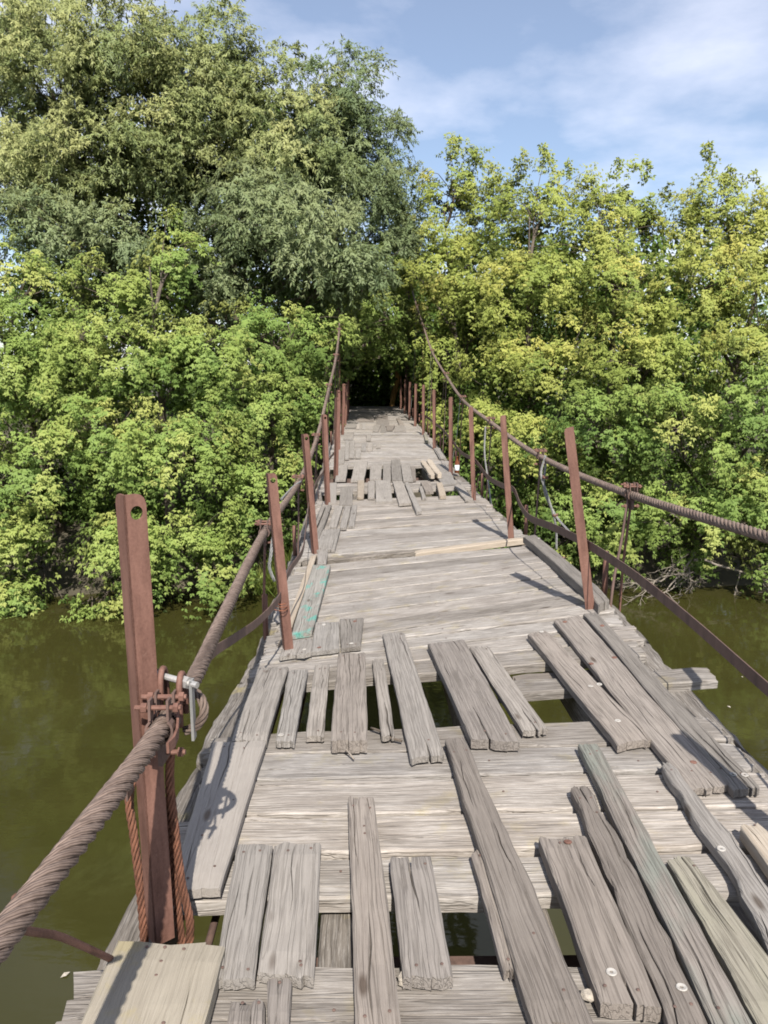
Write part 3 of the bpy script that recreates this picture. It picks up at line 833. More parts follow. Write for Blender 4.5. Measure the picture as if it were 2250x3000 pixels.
for pts in (CAB_R, CAB_L):
    cb = empty('main_cable', pts[3])
    cb.parent = BR; cb.matrix_parent_inverse = parent_world(BR).inverted()
    dense = catmull(pts, .02)
    near = dense[(dense[:, 1] > -1.2) & (dense[:, 1] < 12)]
    far = dense[dense[:, 1] >= 11.98][::6]
    back = dense[dense[:, 1] <= -1.18][::6]
    ds = np.linalg.norm(np.diff(near, axis=0), axis=1).mean()
    rope_bag(near, .026).build('stranded_length', ROPE, cb)
    rope_bag(np.vstack([far]), .026, pitch=.8, sides=5).build('stranded_length', ROPE, cb)
    rope_bag(np.vstack([back]), .026, pitch=.8, sides=5).build('stranded_length', ROPE, cb)

def cab_at(pts, v):
    P = catmull(pts, .05)
    k = np.argmin(abs(P[:, 1] - v)); k = min(max(k, 1), len(P) - 2)
    t_ = P[k+1] - P[k-1]
    return P[k], t_ / np.linalg.norm(t_)

# clamps with bolts, and the hangers ------------------------------------------------
def clamp(p, tdir, side, big=False):
    ex = np.asarray(tdir); ez = np.array([0, 0, 1.]); ez = ez - ex * ez.dot(ex); ez /= np.linalg.norm(ez); ey = np.cross(ez, ex)
    M3 = np.stack([ex, ey, ez], 1)
    bg = Bag()
    for xo in (-.028, .028):                    # two bent straps round the cable
        a = np.linspace(-2.4, 2.4, 15)
        V = []; F = []
        for g in a:
            for rr_, xx in ((.029, -.014), (.029, .014), (.035, .014), (.035, -.014)):
                V.append(p + M3 @ np.array([xo + xx, rr_ * math.sin(g) , -rr_ * math.cos(g)]))
        for i in range(len(a) - 1):
            for k in range(4): F.append((i*4+k, i*4+(k+1) % 4, (i+1)*4+(k+1) % 4, (i+1)*4+k))
        F.append((0,1,2,3)); F.append(tuple(len(a)*4-4+k for k in (3,2,1,0)))
        bg.add(V, F)
        for sy in (-1, 1):
            bg.box(p + M3 @ np.array([xo, sy * .022, .052]), (.028, .006, .05), M3)
    bg.box(p + M3 @ np.array([0, 0, -.055]), (.075, .012, .07), M3)
    c = bg.build('cable_clamp', RUST_D if not big else RUST, BR, smooth=False)
    for xo, zo in ((-.028, .055), (.028, .062), (0, -.07)):
        bb = Bag()
        q0 = p + M3 @ np.array([xo, -.052, zo]); q1 = p + M3 @ np.array([xo, .060, zo])
        bb.tube([q0, (q0 + q1) / 2, q1], .0065, 8)
        dd = (q1 - q0) / np.linalg.norm(q1 - q0)
        bb.tube([q0 + dd * .006, q0 + dd * .012, q0 + dd * .018], .0125, 6)
        bb.tube([q1 - dd * .030, q1 - dd * .024, q1 - dd * .016], .0125, 6)
        bb.build('bolt', RUST, c, smooth=False)
    return c
VR = [4.72, 7.2, 10.0, 12.9, 15.6, 18.7, 21.5, 24.3]
VL = [4.76, 7.05, 9.85, 13.2, 16.1, 18.7, 21.1, 24.0]
for pts, vs, sg in ((CAB_R, VR, 1), (CAB_L, VL, -1)):
    for k, v in enumerate(vs):
        p, td = cab_at(pts, v)
        clamp(p, td, sg)
        foot = deck_p(sg * (1.14 if sg > 0 else 1.12), v, -.26)
        foot[0] = foot[0] * .55 + p[0] * .45 if k < 2 else foot[0] * .8 + p[0] * .2
        mid = (p + foot) / 2 + np.array([random.uniform(-.012, .012), random.uniform(-.02, .02), 0])
        rp = catmull([p + np.array([0, 0, -.05]), mid, foot], .12)
        Bag().tube(rp, .0085, 6).build('hanger_rod', RUST_D if k % 3 else RUST, BR)
        f2 = deck_p(sg * 1.13, v + .2, -.1); f2b = f2 + np.array([0, 0, .34])
        Bag().tube([f2, (f2 + f2b) / 2, f2b - np.array([0,0,.006]), f2b], [.019, .019, .019, .014], 8).build('bearer_stub', RUST, BR)
        # steel bearer under the deck
    # second thin stay per far hanger
    for k, v in enumerate(vs[2:]):
        p, td = cab_at(pts, v + .35)
        foot = deck_p(sg * 1.06, v + .5, -.2)
        Bag().tube(catmull([p, (p + foot) / 2 + np.array([sg*.03, 0, 0]), foot], .25), .0055, 5).build('hanger_wire', GALV if k % 2 else RUST_D, BR)
for v in (-.6, 1.85, 4.75, 7.2, 9.9, 13.0, 15.8, 18.7, 21.3, 24.2, 27.0):
    bg = Bag()
    a_, c_ = deck_p(-1.17, v + .1, -.27), deck_p(1.17, v + .1, -.27)
    ex = (c_ - a_); Lb = np.linalg.norm(ex); ex /= Lb; ey = np.array([0, 1., 0]); ez = np.cross(ex, ey)
    M3 = np.stack([ex, ey, ez], 1); o_ = (a_ + c_) / 2
    bg.box(o_, (Lb, .006, .1), M3); bg.box(o_ + M3 @ np.array([0, .026, .047]), (Lb, .05, .006), M3); bg.box(o_ + M3 @ np.array([0, .026, -.047]), (Lb, .05, .006), M3)
    bg.build('bearer', RUST_D, BR, smooth=False)

# near-left clamp: bolted straps, silver shackle bolt, two hanging ropes and a bent rope end
p0, td0 = cab_at(CAB_L, 1.90)
pc_, tdc = cab_at(CAB_L, 1.80)
nc = clamp(pc_, tdc, -1)
# flat bars bolted along the cable
for so, zo, l0, l1 in ((-.036, .012, -.12, .16), (.034, .006, -.05, .15)):
    ey_ = np.cross(np.array([0, 0, 1.]), tdc); ey_ /= np.linalg.norm(ey_)
    pts_ = [pc_ + tdc * l + ey_ * (so + .012 * math.sin(l * 22)) + np.array([0, 0, zo + .02 * math.sin(l * 14)]) for l in np.linspace(l0, l1, 9)]
    bgb = Bag()
    V_ = []; F_ = []
    for q_ in pts_:
        for a_, c_ in ((-1, -1), (1, -1), (1, 1), (-1, 1)): V_.append(q_ + ey_ * a_ * .003 + np.array([0, 0, c_ * .013]))
    for i_ in range(len(pts_) - 1):
        for k_ in range(4): F_.append((i_*4+k_, (i_+1)*4+k_, (i_+1)*4+(k_+1) % 4, i_*4+(k_+1) % 4))
    F_ += [(0,1,2,3), tuple(len(V_)-4+k_ for k_ in (3,2,1,0))]
    bgb.add(V_, F_).build('clamp_bar', RUST, BR, smooth=False)
bg = Bag()
sb0 = np.array([-.600,1.885,4.224]); sb1 = np.array([-.470,1.825,4.216]); sd = (sb1 - sb0) / np.linalg.norm(sb1 - sb0)
bg.tube([sb0, (sb0 + sb1) / 2, sb1], .0085, 10)
bg.tube([sb0 - sd * .002, sb0 + sd * .004, sb0 + sd * .012], .0165, 6)
bg.tube([sb1 - sd * .045, sb1 - sd * .036, sb1 - sd * .026], .0165, 6)
bg.build('shackle_bolt', STEEL, BR, smooth=False)
for off in (-.038, .022):
    c = (sb0 + sb1) / 2 + sd * off
    arch = [c + np.array([0, -.03, -.11]), c + np.array([0, -.026, -.03]), c + np.array([0, -.018, .010]), c + np.array([0, 0, .020]), c + np.array([0, .018, .010]), c + np.array([0, .026, -.03]), c + np.array([0, .03, -.10])]
    Bag().tube(catmull(arch, .012), .008, 7).build('shackle', RUST, BR)
pl = Bag()
pl.box(np.array([-.488, 1.838, 4.145]), (.007, .026, .16)); pl.build('shackle_plate', GALV, BR, smooth=False)
ropeR = [(-0.535,1.87,4.14),(-0.545,1.862,4.086),(-0.562,1.860,3.961),(-0.560,1.870,3.787),(-0.551,1.880,3.606),(-0.536,1.880,3.500),(-0.552,1.880,3.36)]
ropeL = [(-0.60,1.88,4.12),(-0.662,1.900,3.959),(-0.679,1.880,3.881),(-0.671,1.870,3.767),(-0.660,1.860,3.620),(-0.650,1.840,3.40)]
rope2 = [(-0.560,1.90,4.10),(-0.575,1.905,3.95),(-0.582,1.905,3.75),(-0.575,1.90,3.55),(-0.565,1.90,3.38)]
loop = [(-0.57,1.90,4.115),(-0.548,1.912,4.155),(-0.510,1.900,4.170),(-0.478,1.880,4.160),(-0.465,1.860,4.128),(-0.482,1.850,4.096),(-0.515,1.845,4.082)]
for pts in (ropeR, ropeL, rope2): rope_bag(catmull(pts, .012), .0125, 5, .12, 5).build('hanger_rope', ROPE_O, BR)
rope_bag(catmull(loop, .008), .013, 5, .12, 5).build('rope_tail', ROPE, BR)
Bag().tube(catmull([(-0.60,1.12,4.15),(-0.652,1.200,4.043),(-0.689,1.450,3.806),(-0.675,1.700,3.53)], .05), .0085, 7).build('hanger_rod', RUST, BR)
Bag().tube(catmull([(1.52,4.72,4.2),(1.503,4.700,4.12),(1.492,4.700,3.995),(1.436,4.650,3.70),(1.40,4.6,3.35)], .06), .0095, 6).build('hanger_rod', RUST_D, BR)
# grey galvanised wires tied on
for pts in ([(1.46,6.93,4.23),(1.419,6.900,4.060),(1.461,6.850,3.912),(1.520,6.800,3.718),(1.549,6.800,3.608),(1.564,6.800,3.387)],
            [(1.47,6.95,4.20),(1.456,6.900,3.904),(1.545,6.800,3.702),(1.625,6.600,3.594)],
            [(-0.763,7.000,3.982),(-0.80,6.700,3.975),(-0.83,6.300,3.956),(-0.81,6.000,3.985)],
            [(-0.702,4.750,3.955),(-0.712,4.700,3.841),(-0.722,4.700,3.775),(-0.692,4.700,3.679)],
            [(1.30,9.9,4.27),(1.29,9.85,3.95),(1.33,9.75,3.6),(1.36,9.6,3.3)]):
    rope_bag(catmull(pts, .02), .0115, 4, .12, 5).build('tie_wire', GALV, BR)
for p_ in ((1.45, 6.86, 4.04), (1.54, 6.80, 3.705), (1.33, 9.76, 3.62)):
    b_ = Bag()
    for q in range(3):
        a = np.linspace(0, 6.28, 10)
        b_.tube(np.stack([p_[0] + .022*np.cos(a+q), p_[1] + .018*np.sin(a+q), p_[2] + .008*(q-1) + .006*np.sin(a*2)], 1), .006, 5)
    b_.build('wire_knot', RUST, BR)

# flat steel straps strung between the posts ---------------------------------------
STR_R = [(1.50,-1.4,3.95),(1.44,.4,3.88),(1.40,1.9,3.84),(1.432,2.700,3.824),(1.356,3.350,3.903),(1.295,3.900,3.947),(1.231,4.450,3.961),(1.166,5.200,3.924),(1.133,5.900,3.860),(1.162,6.500,3.864),(1.194,6.960,3.901),(1.191,7.700,3.840),(1.174,8.600,3.798),(1.142,9.450,3.866),(1.147,10.300,3.828),(1.121,11.200,3.801),(1.080,12.050,3.866),(1.053,14.000,3.924),(1.013,15.500,3.924),(0.983,17.000,3.932),(0.900,20.000,3.796)]
STR_L = [(-0.665,1.82,3.92),(-0.672,1.950,3.918),(-0.683,2.300,3.905),(-0.684,2.900,3.886),(-0.672,3.250,3.819),(-0.636,3.750,3.738),(-0.600,4.300,3.706),(-0.605,4.700,3.728),(-0.588,5.400,3.709),(-0.626,6.000,3.716),(-0.694,7.000,3.760),(-0.724,8.200,3.802),(-0.752,9.500,3.736),(-0.777,10.700,3.740),(-0.773,11.900,3.715)]
def strap(pts, w=.052, t_=.005, outw=1):
    P = catmull(pts, .06)
    T = np.gradient(P, axis=0); T /= np.linalg.norm(T, axis=1)[:, None]
    S_ = np.cross(T, np.array([0, 0, 1.])); S_ /= np.linalg.norm(S_, axis=1)[:, None]
    U_ = np.cross(S_, T)
    V = []
    for i in range(len(P)):
        for a, c in ((-1,-1),(1,-1),(1,1),(-1,1)):
            V.append(P[i] + S_[i]*a*t_/2 + U_[i]*c*w/2)
    F = [(0,1,2,3)]
    for i in range(len(P)-1):
        for k in range(4): F.append((i*4+k, (i+1)*4+k, (i+1)*4+(k+1)%4, i*4+(k+1)%4))
    n = len(P)*4
    F.append((n-1,n-2,n-3,n-4))
    Bag().add(V, F).build('rail_strap', RUST_D, BR, smooth=False)
strap(STR_R); strap(STR_L, .042)
# thin binding wire on the second left post
a = np.linspace(0, 18.8, 40)
Bag().tube(np.stack([-.607 + .045*np.cos(a), 4.30 + .045*np.sin(a), 3.63 + .004*a/3 + .012*np.sin(a*.8)], 1), .0025, 4).build('binding_wire', RUST_O, BR)

# pylon at the far bank, standing in the trees ------------------------------------------
PY = empty('pylon', (-.3, 29.4, 3.4))
tag(PY, 'rusty steel portal holding the cables, deep in the dark gap of trees', 'pylon')
for xx in (-1.4, .88):
    bg = Bag(); bg.box((xx, 29.45, 6.0), (.16, .16, 5.4)); bg.box((xx, 29.45, 3.35), (.4, .4, .12)); bg.build('leg', RUST_D, PY, smooth=False)
Bag().box((-.26, 29.45, 8.3), (2.3, .12, .18)).build('crossbeam', RUST_D, PY, smooth=False)
for xx in (-1.4, .88): Bag().box((xx, 29.45, 8.78), (.22, .3, .16)).build('saddle', RUST_D, PY, smooth=False)

# ------------------------------------------------------------------ trees
def unit(a): return a / (np.linalg.norm(a, axis=-1, keepdims=True) + 1e-9)

def leaf_mesh(name, base, d, n, L, W, col, mat, parent=None, origin=(0, 0, 0), fold=.25, soft=None):
    """one folded pointed leaf (a quad) per row"""
    N = len(base)
    d = unit(d); s = unit(np.cross(d, n)); nn = np.cross(s, d)
    L = np.asarray(L).reshape(-1, 1); W = np.asarray(W).reshape(-1, 1)
    V = np.empty((N, 4, 3), np.float32)
    o = np.asarray(origin)
    V[:, 0] = base - o
    V[:, 1] = base + d * L * .42 + s * W + nn * W * fold - o
    V[:, 2] = base + d * L - nn * L * .10 - o
    V[:, 3] = base + d * L * .42 - s * W + nn * W * fold - o
    me = bpy.data.meshes.new(name)
    me.vertices.add(N * 4); me.loops.add(N * 4); me.polygons.add(N)
    me.vertices.foreach_set('co', V.ravel())
    me.loops.foreach_set('vertex_index', np.arange(N * 4, dtype=np.int32))
    me.polygons.foreach_set('loop_start', np.arange(0, N * 4, 4, dtype=np.int32))
    me.update(calc_edges=True)
    at = me.attributes.new('leaf', 'FLOAT_COLOR', 'FACE')
    at.data.foreach_set('color', np.hstack([col, np.ones((N, 1))]).astype(np.float32).ravel())
    av = me.attributes.new('bough', 'FLOAT_VECTOR', 'FACE')
    av.data.foreach_set('vector', (nn if soft is None else soft).astype(np.float32).ravel())
    return link(name, me, mat, parent, Matrix.Translation(Vector(o)))

def lobe_clumps(lobes, rng, dens, rc, kind_='maple'):
    """clump centres scattered over the lobe shells, lumpy; returns centres, outward dirs, lobe ids"""
    C = []; D = []; I = []; BT = []
    for li, (x, y, z, rx, rz) in enumerate(lobes):
        ry = (rx + rz) / 2 * .95
        n = int(dens * 4 * math.pi * ((rx + ry + rz) / 3) ** 2 / (rc * rc * 3.1))
        d = unit(rng.normal(size=(n * 3, 3)))
        keep = (rng.random(n * 3) < np.where(d[:, 1] > .3, .15, 1.0)) & (rng.random(n * 3) < np.where(d[:, 2] < -.55, .45, 1.0))
        d = d[keep][:n]
        # blue-noise-ish thinning
        sel = []
        ok = np.ones(len(d), bool)
        thr = (rc * .95 / ((rx + rz) / 2)) ** 2
        for k in range(len(d)):
            if not ok[k]: continue
            sel.append(k)
            ok &= ((d - d[k]) ** 2).sum(1) > thr
            ok[k] = False
        d = d[sel]
        nb = int(7 + 5 * (rx + rz) / 2)
        bd = unit(rng.normal(size=(nb, 3)) * np.array([1, 1, .8]) + np.array([0, -.35, .15]))
        br_ = rng.uniform(.92, 1.16, nb)
        dist = np.sqrt(((d[:, None] - bd[None]) ** 2).sum(2)); near_ = dist.argmin(1); dm = dist.min(1)
        fall = np.clip((dm - .26) / .28, 0, 1)
        below = np.clip((bd[near_][:, 2] - d[:, 2] - .12) / .4, 0, 1)      # hollow under each bough
        rec = np.clip(fall * .8 + below * .7, 0, 1)
        rad = (br_[near_] * .97 - .58 * rec + rng.uniform(-.06, .06, len(d)))[:, None]
        stay = rng.random(len(d)) > rec * .66
        d = d[stay]; rad = rad[stay]; near_ = near_[stay]
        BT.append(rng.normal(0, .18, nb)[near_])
        c = np.array([x, y, z]) + d * np.array([rx, ry, rz]) * rad
        C.append(c); D.append(d); I.append(np.full(len(d), li))
        m_ = max(3, int(len(d) * (.45 if kind_ == 'maple' else .85)))
        d2 = unit(rng.normal(size=(m_, 3)))
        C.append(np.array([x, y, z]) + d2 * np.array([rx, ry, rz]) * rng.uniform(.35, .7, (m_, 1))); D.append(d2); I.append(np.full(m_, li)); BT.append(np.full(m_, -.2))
    return np.vstack(C), np.vstack(D), np.concatenate(I), np.concatenate(BT)

def make_tree(name, label, cat, base, lobes, kind, palette, group=None, seed=0, dens=1., shoots=(), tone=0., trunk_r=.12, lean=(0, 0)):
    rng = np.random.default_rng(seed + 77)
    bx, by = base; bz = ground_z(bx, by) - .15
    root = empty(name, (bx, by, bz + .15))
    tag(root, label, cat, group)
    L = np.array(lobes)
    top = np.array([L[:, 0].mean() + lean[0], L[:, 1].mean() + .4, L[:, 2].max() - L[np.argmax(L[:, 2]), 4] * .3])
    # trunk and limbs
    bg = Bag()
    tp = catmull([(bx, by, bz), (bx * .85 + top[0] * .15, by * .8 + top[1] * .2, bz + (top[2] - bz) * .3), (bx * .4 + top[0] * .6, by * .4 + top[1] * .6, bz + (top[2] - bz) * .65), tuple(top)], .3)
    bg.tube(tp, np.interp(np.linspace(0, 1, len(tp)), [0, .55, 1], [trunk_r, trunk_r * .45, .012]), 8)
    C, D, I, BT = lobe_clumps(lobes, rng, dens, .36 if kind == 'maple' else .40, kind)
    for li, (x, y, z, rx, rz) in enumerate(lobes):
        c = np.array([x, y, z])
        zz_ = max(bz + .4, z - .35 * np.linalg.norm(c[:2] - top[:2]) - rz * .7)
        k = np.argmin(abs(tp[:, 2] - zz_)); st_ = tp[k]
        mid = (st_ + c) / 2 + np.array([0, 0, .12]) + rng.normal(0, .12, 3)
        lp = catmull([st_, mid, c], .25)
        bg.tube(lp, np.linspace(min(.06, trunk_r * .36), .016, len(lp)), 6)
        cs = np.where(I == li)[0]
        for q in rng.permutation(cs)[:16]:
            e_ = C[q] - D[q] * .05
            s0 = lp[rng.integers(len(lp) // 3, len(lp))]
            md = (s0 + e_) / 2 + rng.normal(0, .12, 3) + np.array([0, 0, .12])
            bp_ = catmull([s0, md, e_], .3)
            bg.tube(bp_, np.linspace(.016, .004, len(bp_)), 4, cap=False)
    bg.build('trunk', BARK, root, origin=(bx, by, bz))
    # leaves
    N = len(C)
    if kind == 'maple': K, M_, Q, tw = 9, 7, 4, .46
    else: K, M_, Q, tw = 13, 20, 1, .58
    up = np.array([0, 0, 1.])
    toutw = unit(D * .8 + up * .55)
    csz = rng.uniform(.72, 1.25, (N, 1, 1, 1))
    td = unit(toutw[:, None] + rng.normal(0, .62 if kind == 'maple' else .85, (N, K, 3)))
    t0 = C[:, None] - D[:, None] * .22 + rng.normal(0, .10, (N, K, 3))
    f = np.linspace(.12, 1, M_)[None, None, :, None] + rng.uniform(-.06, .06, (N, K, M_, 1))
    tlen = rng.uniform(.65, 1.1, (N, K, 1, 1)) * tw * csz
    droop = .8 if kind == 'maple' else .55
    P = t0[:, :, None] + td[:, :, None] * tlen * f - up * (f ** 2) * tlen * droop * rng.uniform(.5, 1.2, (N, K, 1, 1))
    tang = unit(td[:, :, None] - up * 2 * f * droop)
    if kind == 'maple':
        side = rng.normal(0, 1, (N, K, M_, 3))
        pet = unit(tang * .5 + side * .8 - up * .12)
        pb = P + pet * rng.uniform(.03, .10, (N, K, M_, 1))
        ld0 = unit(pet * .45 - up * .8 + tang * .3 + D[:, None, None] * .3)
        nrm0 = unit(D[:, None, None] * .75 + up * .6 + rng.normal(0, .26, (N, K, M_, 3)))
        sd = unit(np.cross(ld0, nrm0))
        qa = np.array([-.95, -.33, .33, .95])[None, None, None, :, None] + rng.normal(0, .2, (N, K, M_, Q, 1))
        d_ = unit(ld0[:, :, :, None] * np.cos(qa) + sd[:, :, :, None] * np.sin(qa) + rng.normal(0, .16, (N, K, M_, Q, 3)))
        n_ = unit(nrm0[:, :, :, None] + rng.normal(0, .2, (N, K, M_, Q, 3)))
        b_ = np.broadcast_to(pb[:, :, :, None], d_.shape) + d_ * .01
        Ll = rng.uniform(.06, .105, (N, K, M_, Q)); Wl = Ll * rng.uniform(.18, .26, (N, K, M_, Q))
    else:
        sgn = np.where(np.arange(M_) % 2 == 0, 1., -1.)[None, None, :, None]
        sd = unit(np.cross(tang, D[:, None, None] + rng.normal(0, .5, (N, K, M_, 3))))
        d_ = unit(tang * .75 + sd * sgn * .7 - up * .28 + rng.normal(0, .32, (N, K, M_, 3)))[:, :, :, None]
        n_ = unit(D[:, None, None] * .55 + up * .5 + rng.normal(0, .5, (N, K, M_, 3)))[:, :, :, None]
        b_ = P[:, :, :, None]
        Ll = rng.uniform(.09, .15, (N, K, M_, 1)); Wl = Ll * rng.uniform(.12, .17, (N, K, M_, 1))
    # upright leader shoots on the crown top
    shp = d_.shape[:-1]
    pal = np.array(palette)                      # rows: colour, and weights built into repetition
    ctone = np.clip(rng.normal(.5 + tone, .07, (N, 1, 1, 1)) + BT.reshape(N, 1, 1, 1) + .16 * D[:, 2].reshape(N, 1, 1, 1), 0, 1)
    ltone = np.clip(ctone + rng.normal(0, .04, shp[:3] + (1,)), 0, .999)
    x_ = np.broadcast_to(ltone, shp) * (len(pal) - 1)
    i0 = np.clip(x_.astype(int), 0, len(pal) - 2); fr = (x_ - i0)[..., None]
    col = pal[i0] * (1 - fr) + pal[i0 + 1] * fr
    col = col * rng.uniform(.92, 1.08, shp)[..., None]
    sf = unit(D * .8 + up * .45)[:, None, None, None] + rng.normal(0, .18, shp[:3] + (1, 3)) + (P - C[:, None, None])[:, :, :, None] * .9
    SS = [unit(np.broadcast_to(sf, d_.shape)).reshape(-1, 3)]
    B = [b_.reshape(-1, 3)]; Dd = [d_.reshape(-1, 3)]; Nn = [n_.reshape(-1, 3)]; LL = [Ll.ravel()]; WW = [Wl.ravel()]; CC = [col.reshape(-1, 3)]
    for (sx, sy, sz, sh) in shoots:
        sh = sh * .75
        ns = int(150 * sh) if kind == 'maple' else int(420 * sh)
        hh = rng.uniform(0, 1, ns)
        cur = np.stack([sx + .10 * np.sin(hh * 3 + sx * 9) + rng.normal(0, .09, ns) * (1.25 - hh), sy + rng.normal(0, .10, ns) * (1.25 - hh), sz - .35 + hh * sh], 1)
        dd = unit(np.stack([rng.normal(0, 1, ns), rng.normal(0, 1, ns), rng.uniform(-1.1, .35, ns)], 1))
        cur2 = cur + dd * .05
        for q in range(3 if kind == 'maple' else 1):
            B.append(cur2); Dd.append(unit(dd + rng.normal(0, .5, (ns, 3)) + np.array([0, 0, -.35]))); Nn.append(unit(rng.normal(0, .6, (ns, 3)) + np.array([0, -.5, .6])))
            SS.append(unit(rng.normal(0, .4, (ns, 3)) + np.array([0, -.6, .6])))
            l_ = rng.uniform(.07, .11, ns); LL.append(l_); WW.append(l_ * (.23 if kind == 'maple' else .12))
            CC.append(pal[np.clip((rng.normal(.55, .2, ns) * (len(pal) - 1)).astype(int), 0, len(pal) - 1)])
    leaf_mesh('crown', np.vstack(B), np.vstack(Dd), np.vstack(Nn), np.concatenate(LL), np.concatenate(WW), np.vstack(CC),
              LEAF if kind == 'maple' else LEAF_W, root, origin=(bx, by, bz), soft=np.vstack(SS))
    return root

P_MAPLE = [(0.143,0.227,0.064),(0.196,0.285,0.078),(0.262,0.349,0.095),(0.328,0.393,0.114),(0.410,0.436,0.135)]
P_MAPLE_Y = [(0.196,0.255,0.066),(0.263,0.321,0.083),(0.340,0.388,0.101),(0.412,0.428,0.120),(0.495,0.469,0.133)]
P_WILLOW = [(0.146,0.194,0.085),(0.200,0.249,0.102),(0.263,0.304,0.124),(0.327,0.354,0.148),(0.390,0.399,0.171)]
P_WILLOW_D = [(0.122,0.169,0.084),(0.165,0.219,0.107),(0.219,0.269,0.131),(0.278,0.314,0.157)]
LOBES = {
 'willowA':[(-9.75,24.00,13.19,2.77,2.34),(-7.45,23.00,13.20,2.24,1.89),(-10.27,23.50,10.22,2.50,2.40),(-7.61,23.00,10.65,2.35,2.24),(-10.79,25.00,14.56,2.22,1.44)],
 'willowB':[(-4.95,24.00,13.19,2.02,2.02),(-3.23,23.50,12.31,2.09,1.88),(-5.60,23.00,10.74,2.04,2.04),(-2.83,23.00,10.47,2.24,2.14),(-6.60,25.00,13.35,1.55,2.00)],
 'willowC':[(-1.24,24.00,12.19,1.70,1.76),(-0.51,24.50,10.92,1.52,1.96),(-1.63,23.50,9.85,2.09,2.09),(0.16,25.00,9.56,1.05,2.11),(0.62,24.50,8.68,0.54,1.30)],
 'willowD':[(-3.50,20.50,8.74,1.55,1.46),(-1.91,20.00,7.84,2.04,1.77),(-0.74,20.50,7.49,1.46,1.55),(-4.43,20.50,7.16,1.55,1.18),(-6.31,20.50,7.99,1.55,1.36),(-8.46,20.50,8.24,1.73,1.36)],
 'ML1':[(-8.21,18.00,6.74,1.44,1.44),(-8.19,17.00,5.00,1.58,1.51),(-7.31,16.50,3.12,1.68,1.68),(-7.97,16.00,1.28,1.35,1.42),(-7.84,15.70,0.31,1.18,0.70),(-8.02,15.40,-0.12,0.89,0.41),(-9.62,17.00,3.37,1.66,2.26),(-11.93,18.00,4.07,1.76,2.56),(-7.18,17.60,5.00,1.41,1.25)],
 'ML2':[(-4.89,19.00,7.47,1.10,1.10),(-6.31,18.50,6.56,1.40,1.23),(-5.66,17.50,5.38,1.86,1.48),(-4.00,17.20,5.37,1.45,1.30),(-5.82,16.50,3.49,1.61,1.46),(-4.22,16.20,3.23,1.51,1.44),(-5.36,15.80,1.33,1.40,1.19),(-4.04,16.00,1.28,1.56,1.21),(-5.13,15.40,0.55,0.82,0.55),(-5.97,15.10,0.13,0.47,0.27),(-3.63,16.40,1.03,0.87,0.80)],
 'ML3':[(-2.92,18.50,5.71,1.31,1.15),(-1.90,19.50,5.83,1.30,1.04),(-3.12,17.50,4.09,1.40,1.24),(-2.07,18.50,4.28,0.90,1.23),(-2.94,17.00,2.30,1.28,1.36),(-2.19,18.50,2.48,0.66,1.23),(-2.24,18.00,1.15,0.64,0.80)],
 'ML4':[(-0.64,23.00,6.75,1.12,1.33),(0.16,24.50,8.28,0.87,0.87),(-1.19,22.00,5.66,0.68,0.88),(-0.39,25.50,5.87,1.02,0.68),(-1.62,22.50,4.71,0.50,0.90),(-0.16,24.00,5.97,0.75,0.59),(-1.18,23.50,5.00,0.47,0.63),(0.37,24.50,6.56,0.49,0.76),(-0.42,24.30,5.47,0.81,0.43),(0.44,25.50,5.49,0.40,0.62)],
 'MR1':[(2.06,24.00,10.14,1.28,1.38),(2.97,23.00,8.64,1.53,1.73),(1.53,22.50,7.74,1.05,1.70),(2.48,21.00,6.60,1.49,1.40),(1.54,21.50,5.19,0.76,1.24),(1.66,21.50,3.70,0.67,0.76),(0.84,28.30,8.67,0.69,1.88),(1.07,27.60,6.76,0.55,0.73)],
 'MR2':[(4.40,22.00,9.19,1.66,1.46),(3.82,20.50,6.99,1.64,1.64),(4.54,19.50,5.17,1.56,1.38),(3.10,20.00,5.00,1.33,1.33),(2.54,19.50,3.56,0.87,1.12),(3.57,18.50,3.23,1.23,1.23)],
 'MR3':[(6.52,22.00,9.19,1.66,1.37),(6.04,20.00,6.94,1.60,1.60),(6.25,18.50,5.08,1.56,1.40),(5.31,21.00,7.98,1.30,1.40)],
 'MR4':[(8.64,21.50,9.09,1.53,1.24),(9.58,21.00,8.07,1.40,1.40),(7.81,19.50,6.89,1.64,1.56),(8.93,18.50,5.79,1.48,1.48),(11.09,20.00,6.94,1.60,1.95),(13.50,20.50,6.13,1.82,2.55)],
 'MR5':[(4.84,17.50,3.55,1.48,1.40),(4.26,18.00,1.81,1.36,1.20),(3.75,19.00,0.94,0.67,1.10),(5.53,17.40,1.92,1.39,1.24),(4.19,17.80,0.53,1.03,0.63),(5.17,17.60,0.83,1.02,0.70)],
 'MR6':[(6.51,17.00,3.67,1.51,1.36),(7.67,16.50,4.14,1.32,1.46),(6.79,16.80,1.87,1.49,1.04),(8.06,16.50,2.15,1.32,1.32),(8.63,16.50,0.78,0.73,0.81),(7.57,17.20,0.76,1.07,0.53),(9.74,16.80,2.64,1.34,1.86),(11.66,17.20,2.58,1.37,2.14)],
}
W_, M__ = 'willow', 'maple'
